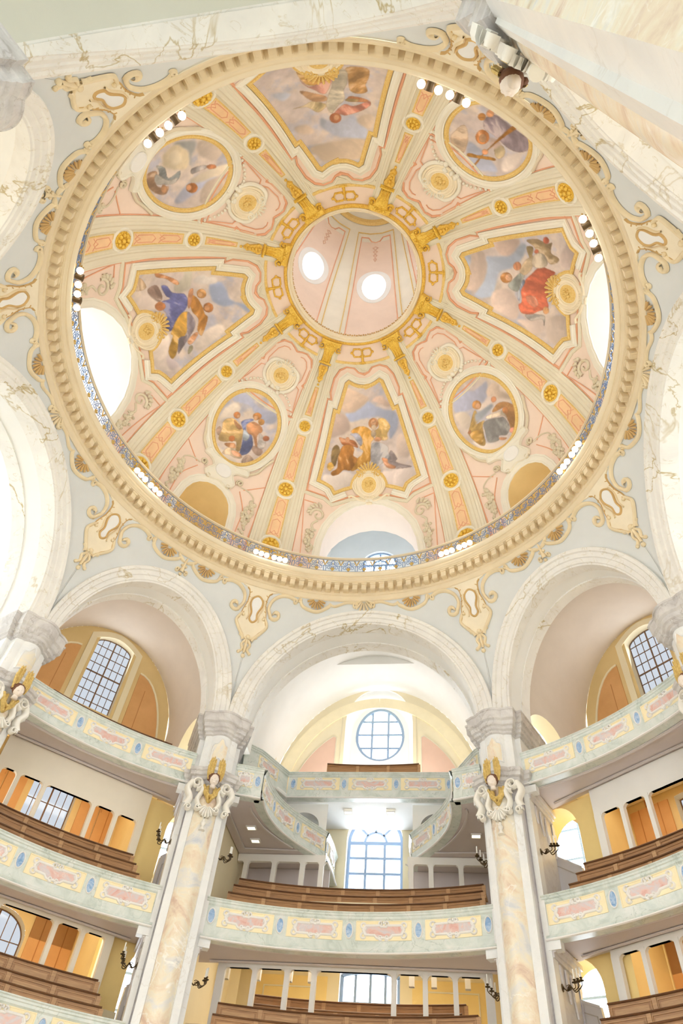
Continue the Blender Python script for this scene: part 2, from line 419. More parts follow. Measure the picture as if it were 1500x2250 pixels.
for az, A in ARCH.items():
    nm = NAMES[az]
    # pendentive between the arch and the cornice
    n = 72; tt = np.linspace(0, pi, n + 1); cols = []
    for x in tt:
        u, z = A['ao'] * cos(x), A['z0'] + A['bo'] * sin(x); cols.append((asin(u / float(rz(z))), z))
    edge = asin(A['ao'] / float(rz(17.9)))
    cols = [(radians(A['H']), 17.9), (edge + 1e-4, 17.9)] + cols + [(-edge - 1e-4, 17.9), (-radians(A['H']), 17.9)]
    G = []
    for da, zb in cols:
        zz = np.linspace(zb, 24.76, 16); r = rz(zz); a = radians(az) + da; G.append(np.stack([r * cos(a), r * sin(a), zz], 1))
    mb = MB(); mb.grid(G); tag(mb.build('wall_' + nm, 'pendentive_plaster', smooth=180), kind=S)
    # moulded archivolt
    prof = [(0, -.02), (0, .05), (.10, .05), (.13, .10), (.40, .10), (.43, .15), (.70, .15), (.74, .22), (.93, .22), (1.0, .16), (1.0, -.02)]
    G = []
    for s_, h in prof:
        P = arc_pts(A['ai'] + (A['ao'] - A['ai']) * s_, A['bi'] + (A['bo'] - A['bi']) * s_, A['z0']); G.append(on_pend(az, P[:, 0], P[:, 1], h))
    mb = MB(); mb.grid(G, flip=True); arch = mb.build('trim_%d' % (list(ARCH).index(az) + 1), 'marble_arch', smooth=35); tag(arch, kind=S)
    # soffit of the arch: marbled band, plain band, marbled band
    P = arc_pts(A['ai'], A['bi'], A['z0']); Q0 = on_pend(az, P[:, 0], P[:, 1], -.02); wtop = float(rz(A['z0'] + A['bi']))
    def ring(w_, sh=0.0):
        k = 1 - sh / A['ai']; return across(az, P[:, 0] * k, A['z0'] + (P[:, 1] - A['z0']) * np.where(P[:, 1] > A['z0'], k, 1), np.maximum(w_, np.linalg.norm(Q0[:, :2] @ bay_dir(az)[0][:2][:, None], axis=1)))
    d = A['w2'] - wtop
    f1 = (12.1 - wtop) / d if az == 270 else .3
    mb = MB(); mb.grid([Q0, ring(wtop + d * f1), ring(wtop + d * f1, -.05), ring(wtop + d * (f1 + .03), -.05)]); o = mb.build('soffit_band', 'marble_arch', arch, 35, loc=None)
    mb = MB(); mb.grid([ring(wtop + d * (f1 + .03), -.05), ring(wtop + d * (.95 if az == 270 else .7), -.05)]); mb.build('soffit', 'choir_plaster' if az == 270 else 'white_plaster', arch, 35)
    mb = MB(); mb.grid([ring(wtop + d * (.95 if az == 270 else .7), -.05), ring(wtop + d * (.95 if az == 270 else .7), 0), ring(A['w2'], 0)]); mb.build('soffit_band', 'marble_arch', arch, 35)
    # vault of the bay and the rib wall that closes it towards the nave
    V = arc_pts(A['va'], A['vb'], A['vz'], 48, min(A['vz'], 17.95) if A['va'] > 4 else A['vz'] - .01)
    wb = A['wb']; white = az in (90, 180, 0)
    mb = MB(); mb.grid([across(az, V[:, 0], V[:, 1], w_) for w_ in np.linspace(A['w2'], wb, 8)])
    tag(mb.build('ceiling_' + nm, 'choir_plaster' if az == 270 else ('white_plaster' if white else 'vault_warm'), smooth=60), kind=S)
    V2 = V.copy(); V2[[0, -1], 1] = 17.95; mb = MB(); mb.grid([across(az, P[:, 0], P[:, 1], A['w2'] - .001), across(az, V2[:, 0], V2[:, 1], A['w2'] - .001)]); tag(mb.build('wall_%s_spandrel' % nm, 'white_plaster', smooth=0), kind=S)

def holes_wall(mb, M, u0, u1, z0, z1, holes, top=None):
    """a wall with arched or round openings; a hole is (u centre, half width, bottom, spring, rise[, round])"""
    us = {u0, u1}
    for h in holes:
        for x in np.linspace(0, pi, 17): us.add(round(h[0] + h[1] * cos(x), 5))
    if top is not None:
        for x in np.linspace(u0, u1, 40): us.add(round(float(x), 5))
    us = sorted(x for x in us if u0 - 1e-6 <= x <= u1 + 1e-6)
    def tp(h, u): k = min(1, abs((u - h[0]) / h[1])); return h[3] + h[4] * sqrt(max(0, 1 - k * k))
    def bt(h, u):
        k = min(1, abs((u - h[0]) / h[1])); return h[3] - (h[3] - h[2]) * sqrt(max(0, 1 - k * k)) if len(h) > 5 else h[2]
    for a, b in zip(us, us[1:]):
        if b - a < 1e-4: continue
        m = (a + b) / 2; hs = sorted([h for h in holes if abs(m - h[0]) < h[1]], key=lambda h: h[2]); lo = (z0, z0)
        ta, tb = (z1, z1) if top is None else (top(a), top(b))
        seq = []
        for h in hs: seq.append((lo, (bt(h, a), bt(h, b)))); lo = (tp(h, a), tp(h, b))
        seq.append((lo, (ta, tb)))
        for (p, q), (r, s_) in seq:
            if r - p < 1e-4 and s_ - q < 1e-4: continue
            mb.add(M(np.array([a, b, b, a]), np.array([p, q, s_, r]), np.zeros(4)), [(0, 1, 2, 3)])
    return mb
def hole_outline(h, n=20):
    t = np.linspace(0, pi, n + 1); up = [(h[0] + h[1] * cos(x), h[3] + h[4] * sin(x)) for x in t]
    if len(h) > 5: return np.array(up + [(h[0] - h[1] * cos(x), h[3] - (h[3] - h[2]) * sin(x)) for x in t[1:-1]])
    return np.array(up + [(h[0] - h[1], h[2]), (h[0] + h[1], h[2])])
def reveal(mb, M, h, depth, splay=0.0):
    P = dense(hole_outline(h), .6, True); c = np.array([h[0], (h[2] + h[3]) / 2]); G = []
    for k in (0, .5, 1):
        Q = c + (P - c) * (1 - splay * k / max(h[1], .1)); G.append(M(Q[:, 0], Q[:, 1], np.full(len(Q), -depth * k)))
    mb.grid(np.transpose(np.array(G), (1, 0, 2)), cu=True); return mb

NWIN = [0]
def window(az, M, h, depth, cols, rows, bar, bar_mat, gl, thick=None, arched_fan=False, label=None, mid=None):
    """window in the hole h, its plane lying depth behind the wall; panes are parts"""
    NWIN[0] += 1
    c = M(np.array([h[0]]), np.array([(h[2] + h[3]) / 2]), np.array([-depth]))[0]
    root = thing('window_%d' % NWIN[0], c, label, 'window', kind=S)
    Mw = lambda u, v, hh: M(u, v, np.asarray(hh, float) - depth)
    fr = MB(); P = hole_outline(h, 28); fr.ribbon(Mw, P, bar * 2.6, bar * 1.6, True, 'flat'); fr.build('frame', bar_mat, root, 30)
    top = h[3] + h[4]; X = np.linspace(h[0] - h[1], h[0] + h[1], cols + 1)
    zs = np.linspace(h[2], (h[3] if arched_fan else top), rows + 1)
    mu = MB()
    def tz(u): k = min(1, abs((u - h[0]) / h[1])); return h[3] + h[4] * sqrt(max(0, 1 - k * k)) if not arched_fan else h[3]
    def bz(u): k = min(1, abs((u - h[0]) / h[1])); return h[3] - (h[3] - h[2]) * sqrt(max(0, 1 - k * k)) if len(h) > 5 else h[2]
    for i, x in enumerate(X[1:-1]):
        b_ = bar * (2.4 if mid and i == cols // 2 - 1 else 1); mu.ribbon(Mw, [(x, bz(x)), (x, tz(x))], b_, bar * 1.1, False, 'flat')
    for j, z in enumerate(zs[1:] if arched_fan else zs[1:-1]):
        def ext(z):
            if z > h[3] and not arched_fan: return h[1] * sqrt(max(0, 1 - ((z - h[3]) / max(h[4], .01)) ** 2))
            if len(h) > 5 and z < h[3]: return h[1] * sqrt(max(0, 1 - ((h[3] - z) / (h[3] - h[2])) ** 2))
            return h[1]
        b_ = bar * (2.4 if mid and j == rows // 2 - 1 else (1.5 if arched_fan and j == rows - 1 else 1)); e = ext(z)
        mu.ribbon(Mw, [(h[0] - e, z), (h[0] + e, z)], b_, bar * 1.2, False, 'flat')
    if arched_fan:
        r1 = h[1] * .4; t = np.linspace(0, pi, 15)
        mu.ribbon(Mw, [(h[0] + r1 * cos(x), h[3] + h[4] * .4 * sin(x)) for x in t], bar, bar, False, 'flat')
        for x in (pi / 4, pi / 2, 3 * pi / 4): mu.ribbon(Mw, [(h[0] + r1 * cos(x), h[3] + h[4] * .4 * sin(x)), (h[0] + h[1] * cos(x), h[3] + h[4] * sin(x))], bar, bar, False, 'flat')
    mu.build('muntin', bar_mat, root, 30)
    first = None; eu = M(np.array([1.]), np.array([0.]), np.array([0.]))[0] - M(np.array([0.]), np.array([0.]), np.array([0.]))[0]
    for i in range(cols):
        for j in range(rows):
            um, zm = (X[i] + X[i + 1]) / 2, (zs[j] + zs[j + 1]) / 2
            if len(h) > 5 and ((um - h[0]) / h[1]) ** 2 + ((zm - h[3]) / (h[4] if zm > h[3] else h[3] - h[2])) ** 2 > 1.25: continue
            if first is None:
                g = MB(); g.plate(Mw, [(X[i], zs[j]), (X[i + 1], zs[j]), (X[i + 1], zs[j + 1]), (X[i], zs[j + 1])], .012, .01); first = g.build('pane', gl, root, 0); f0 = (um, zm)
            else:
                o = first.copy(); COL.objects.link(o); o.parent = root; dlt = eu * (um - f0[0]); o.location = (dlt[0], dlt[1], zm - f0[1])
    if arched_fan:
        g = MB(); t = np.linspace(0, pi, 15); g.plate(Mw, [(h[0] + h[1] * cos(x), h[3] + h[4] * sin(x)) for x in t], .012, .01); g.build('fan_pane', gl, root, 0)
    return root

Z1, Z2, Z3, Z4 = 6.5, 10.45, 15.47, 18.05           # gallery floors
# --- outer walls
def lun(A): return lambda u: A['vz'] + A['vb'] * sqrt(max(0, 1 - min(1, abs(u / A['va'])) ** 2))
# west bay: oval window, round-headed window, lower window
A = ARCH[90]; M = Mwall(90, A['wb'])
Hov = (0, 1.36, 21.95, 23.45, 1.85, 1); Harch = (0, 1.34, 14.55, 17.4, 1.34); Hlow = (0, 1.25, 7.3, 11.75, .25)
mb = MB(); holes_wall(mb, M, -A['va'], A['va'], 0, 99, [Hlow, Harch, (0, 1.86, 20.35, 23.9, 2.2)], lun(A)); wl = tag(mb.build('wall_west_outer', 'cream_plaster', smooth=0), kind=S)
mb = MB(); reveal(mb, M, Harch, .8, .0); reveal(mb, M, Hlow, .6); reveal(mb, M, (0, 1.86, 20.35, 23.9, 2.2), .75, .3); mb.build('window_reveal', 'white_plaster', wl, 30)
Mo = Mwall(90, A['wb'] + .72); mb = MB(); holes_wall(mb, Mo, -2.2, 2.2, 19.6, 26.6, [Hov]); reveal(mb, Mo, Hov, .35); mb.build('window_niche', 'white_plaster', wl, 30)
window(90, M, Hov, .95, 3, 4, .11, 'mullion_blue', 'clear_glass', label='oval window under the vault above the highest gallery')
window(90, M, Harch, .6, 3, 4, .11, 'mullion_blue', 'clear_glass', arched_fan=True, label='tall round-headed window between the two curved side galleries')
window(90, M, Hlow, .5, 4, 4, .1, 'mullion_blue', 'clear_glass', label='wide window behind the lowest pews of the middle bay')
# rose lunette panels and thin painted lines on the west wall
for s_ in (1, -1):
    out = [(2.3 * s_, 18.1), (2.3 * s_, 22.9)] + [(s_ * 4.7 * cos(x), 18.4 + 5.4 * sin(x)) for x in np.linspace(1.02, .02, 14)] + [(4.7 * s_, 18.1)]
    mb = MB(); mb.plate(M, out, .03); mb.build('rose_panel', 'rose_panel', wl, 30)
    mb = MB(); mb.ribbon(M, [(2.05 * s_, 18.1), (2.05 * s_, 24.3)], .03, .035, False, 'flat'); mb.ribbon(M, out, .05, .045, True, 'flat'); mb.build('painted_line', 'dome_olive', wl, 30)
    mb = MB(); t = np.linspace(.05, pi / 2, 24); mb.ribbon(M, [(s_ * 5.25 * cos(x), 18.5 + 6.6 * sin(x)) for x in t], .62, .08, False, 'flat'); mb.build('vault_band', 'panel_yellow', wl, 30)
    mb = MB(); mb.plate(M, [(1.75 * s_, 7.2), (4.9 * s_, 7.2), (4.9 * s_, 11.6), (1.75 * s_, 11.6)], .04); mb.build('wall_panel', 'yellow_plaster', wl, 30)
    mb = MB(); mb.ribbon(M, [(2.2 * s_, 7.2), (2.2 * s_, 11.2), (4.4 * s_, 11.2), (4.4 * s_, 7.2)], .05, .07, False, 'flat'); mb.build('panel_moulding', 'dome_cream', wl, 30)
# small inspection windows under the oval window
for i, u in enumerate((-.95, 0, .95)):
    mb = MB(); mb.ribbon(M, [(u - .36, 19.75), (u + .36, 19.75), (u + .36, 20.0), (u - .36, 20.0)], .04, .05, True, 'flat', .0); mb.build('vent_frame', 'mullion_blue', wl, 30)
    mb = MB(); mb.plate(M, [(u - .35, 19.76), (u + .35, 19.76), (u + .35, 19.99), (u - .35, 19.99)], .01); mb.build('vent_pane', 'medallion_blue', wl, 0)
# north and south bays: plain outer walls with large openings; seen only aslant
for az in (180, 0):
    A = ARCH[az]; M = Mwall(az, A['wb']); hs = [(0, 1.9, 7.5, 10, .9), (0, 1.9, 12, 15.6, 1.6), (0, 2.1, 19.2, 22.6, 2.2), (-3.9, .8, 12, 15, .8), (3.9, .8, 12, 15, .8)]
    mb = MB(); holes_wall(mb, M, -A['va'], A['va'], 0, 99, hs, lun(A)); wl = tag(mb.build('wall_%s_outer' % NAMES[az], 'cream_plaster', smooth=0), kind=S)
    for h in hs[:3]: window(az, M, h, .5, 4, 6, .1, 'mullion_blue', 'clear_glass', label='tall bright window of the side bay')
# diagonal bays
HN3 = (0, .95, 19.75, 23.45, .42); HN2 = (0, .95, 11.4, 15.95, .05); HN1 = (0, 1.1, 6.6, 10.3, .85)
for az in NARROW:
    A = ARCH[az]; M = Mwall(az, A['wb']); fr = az in (135, 45)
    mb = MB(); holes_wall(mb, M, -A['va'], A['va'], 0, 99, [HN1, HN2, HN3], lun(A)); wl = tag(mb.build('wall_%s_outer' % NAMES[az], 'ochre_plaster', smooth=0), kind=S)
    mb = MB(); [reveal(mb, M, h, .45) for h in (HN1, HN2, HN3)]; mb.build('window_reveal', 'cream_plaster', wl, 30)
    sd = {135: 'left', 45: 'right'}.get(az, 'back')
    window(az, M, HN3, .4, 6, 8, .028, 'mullion_brown', 'tower_glass', mid=True, label='tall gridded window behind the top gallery, %s bay' % sd)
    if not fr: continue
    window(az, M, HN2, .4, 6, 6, .028, 'mullion_brown', 'tower_glass', mid=True, label='gridded window seen between the gallery posts, %s bay' % sd)
    window(az, M, HN1, .4, 6, 5, .028, 'mullion_brown', 'tower_glass', mid=True, label='arched brown window behind the lowest gallery, %s bay' % sd)
    mb = MB(); mb.ribbon(M, [(-1.25, 19.4), (-1.25, 23.5)] + [(-1.25 + 2.5 * k / 8, 23.5 + .5 * sin(pi * k / 8)) for k in range(1, 8)] + [(1.25, 23.5), (1.25, 19.4)], .3, .05, False, 'flat'); mb.build('window_surround', 'cream_plaster', wl, 30)
    for s_ in (1, -1):
        # quarter-arch panels at the top, cupboard doors below
        out = [(1.62 * s_, 16.5), (1.62 * s_, 22.6)] + [(s_ * (1.62 + 1.95 * sin(x)), 22.6 - 4.4 * (1 - cos(x))) for x in np.linspace(.12, 1.5, 10)] + [(3.57 * s_, 16.5)]
        mb = MB(); mb.plate(M, out, .05); mb.build('arched_panel', 'orange_panel', wl, 30)
        mb = MB(); mb.ribbon(M, out[1:-1], .09, .09, False, 'flat'); mb.build('panel_moulding', 'cream_plaster', wl, 30)
        mb = MB(); mb.ribbon(M, [(2.15 * s_, 15.5), (2.15 * s_, 21.8)], .03, .06, False, 'flat'); mb.ribbon(M, [(3.1 * s_, 15.5), (3.1 * s_, 19.6)], .03, .06, False, 'flat'); mb.ribbon(M, [(1.62 * s_, 19.2), (3.55 * s_, 19.2)], .03, .06, False, 'flat'); mb.build('panel_joint', 'joint_line', wl, 30)
        for zb, zt in ((Z1, 11.6), (Z2, 15.95)):
            for ua, ub in ((1.22, 2.04), (2.1, 2.9)):
                u1, u2 = sorted((ua * s_, ub * s_)); um = (u1 + u2) / 2
                mb = MB(); mb.plate(M, [(u1, zb), (u2, zb), (u2, zt), (u1, zt)], .06); d = mb.build('cupboard_door', 'orange_panel', wl, 30)
                mb = MB(); mb.ribbon(M, [(um, zb), (um, zt)], .03, .075, False, 'flat'); mb.ribbon(M, [(u1, zb + 2.5), (u2, zb + 2.5)], .03, .075, False, 'flat'); mb.build('door_joint', 'joint_line', d, 30)
                for q in (2.1, 2.9):
                    mb = MB(); mb.plate(M, [(um + .05, zb + q), (um + .12, zb + q), (um + .12, zb + q + .1), (um + .05, zb + q + .1)], .03, .06); mb.build('hinge', 'hinge_dark', d, 0)
# --- side walls of the bays, pierced by arches to the stair lobbies
for az in WIDE + NARROW:
    A = ARCH[az]; nar = az in NARROW
    if az == 270: 
        for s_ in (1, -1):
            M = Mwall(az, 0, s_, A['va'] * s_); mb = MB(); holes_wall(mb, M, A['w2'] - .4, 25., 0, 18.2, []); tag(mb.build('wall_choir', 'choir_plaster', smooth=0), kind=S)
        continue
    for s_ in (1, -1):
        M = Mwall(az, 0, s_, A['va'] * s_)
        if nar: hs = [(14.9, 1.2, Z3 + .8, 18.1, 1.4)]; w0, zb = 13.5, 15.2
        else: hs = [(15.7, 1.1, Z4 + .1, 19.9, 1.1)]; w0, zb = 14.0, 0
        mb = MB(); holes_wall(mb, M, w0, A['wb'], zb, A['vz'] + .02, hs)
        o = tag(mb.build('wall_%s_%s' % (NAMES[az], 'left' if s_ > 0 else 'right'), 'vault_warm' if nar else 'cream_plaster', smooth=0), kind=S)
        mb = MB(); [reveal(mb, M, h, .7) for h in hs]; mb.build('arch_reveal', 'cream_plaster' if nar else 'white_plaster', o, 30)
M = Mwall(270, 25.0); hs = [(u, .6, 3, 16, .6) for u in (-3.3, 0, 3.3)]
mb = MB(); holes_wall(mb, M, -5.2, 5.2, 0, 99, hs, lun(ARCH[270])); tag(mb.build('wall_choir_end', 'choir_plaster', smooth=0), kind=S)
for az in (135, 45):
    for s_ in (1, -1):
        nm = '%s_%s' % (NAMES[az], 'left' if s_ > 0 else 'right'); k_, i_ = (3.95, 2.08) if az == 45 else (4.85, 2.8); hs = [(s_ * (k_ + (.25 if az == 45 else 0)), .98, Z1, 9.3, 1.0), (s_ * k_, .98, Z2, 14.15, 1.05)]; a_, b_ = sorted((s_ * i_, s_ * 5.4)); M = Mwall(az, 14.5)
        mb = MB(); holes_wall(mb, M, a_, b_, Z1, 15.16, hs); o = tag(mb.build('wall_%s_passage' % nm, 'yellow_plaster', smooth=0), kind=S)
        mb = MB(); [reveal(mb, M, h, 1.1) for h in hs]; mb.build('arch_reveal', 'yellow_plaster', o, 30)
        M = Mwall(az, 0, s_, s_ * 3.0); mb = MB(); holes_wall(mb, M, 15.6, 17.98, Z1, 16.2, []); tag(mb.build('wall_%s_room' % nm, 'yellow_plaster', smooth=0), kind=S)
# stair lobbies behind the piers: an outer wall with one tall bright window each
for az in (64.26, 115.74, 154.26, 25.74):
    M = Mwall(az, 19.6); h = (0, 1.7, 2.0, 20.0, 1.7)
    mb = MB(); holes_wall(mb, M, -3.6, 3.6, 0, 25, [h]); tag(mb.build('wall_lobby', 'cream_plaster', smooth=0), kind=S)
    if az in (64.26, 115.74): window(az, M, h, .2, 3, 16, .08, 'mullion_blue', 'clear_glass', label='tall stair window glimpsed through the side arches')

# --- cornice ring with its brackets
prof = [(11.29, 24.66), (11.24, 24.70), (11.27, 24.74), (11.22, 24.82), (11.20, 24.95), (11.14, 24.97), (11.14, 25.06), (11.17, 25.07), (11.17, 25.50), (11.10, 25.52), (10.83, 25.54), (10.83, 25.60), (10.79, 25.61), (10.76, 25.66), (10.70, 25.70), (10.70, 25.79), (10.66, 25.80)]
mb = MB(); revolve(mb, prof, 240); cor = tag(mb.build('trim_9', 'cornice_stucco', smooth=30), kind=S); cor['_org'] = (0, 0, 0)
mb = MB(); revolve(mb, [(10.66, 25.80), (10.62, 25.82), (10.55, 25.87), (10.52, 25.94), (10.54, 25.99), (10.60, 26.02), (10.8, 26.02)], 240); mb.build('cornice_lip', 'cornice_pale', cor, 60)
mb = MB(); revolve(mb, [(10.8, 26.02), (12.6, 26.02)], 120); tag(mb.build('floor_balcony', 'cornice_pale', smooth=0), kind=S)
ND = 156; Mc = Mcyl(0, 11.17)
mb = MB()
for (u0, u1, z0, z1, h0, h1) in ((-.125, .125, 25.14, 25.50, 0, .27), (-.14, .14, 25.45, 25.535, 0, .31)):
    c = [Mc(np.array([u]), np.array([z]), np.array([h]))[0] for u in (u0, u1) for (z, h) in ((z0, h0), (z0, h1), (z1, h1), (z1, h0))]
    mb.add(c, [(0, 1, 2, 3), (7, 6, 5, 4), (0, 4, 5, 1), (1, 5, 6, 2), (2, 6, 7, 3), (3, 7, 4, 0)])
mb.ribbon(lambda u, v, h: Mcyl(0, 11.17)(u, 25.14 - np.asarray(h, float), v), [(-.09, .04), (-.09, .22), (.09, .22), (.09, .04)], .025, .018, False, 'flat')
d0 = mb.build('dentil', 'cornice_stucco', cor, 0)
for k in range(1, ND): spin_part(d0, 360. * k / ND, cor)
for k in range(ND): pass
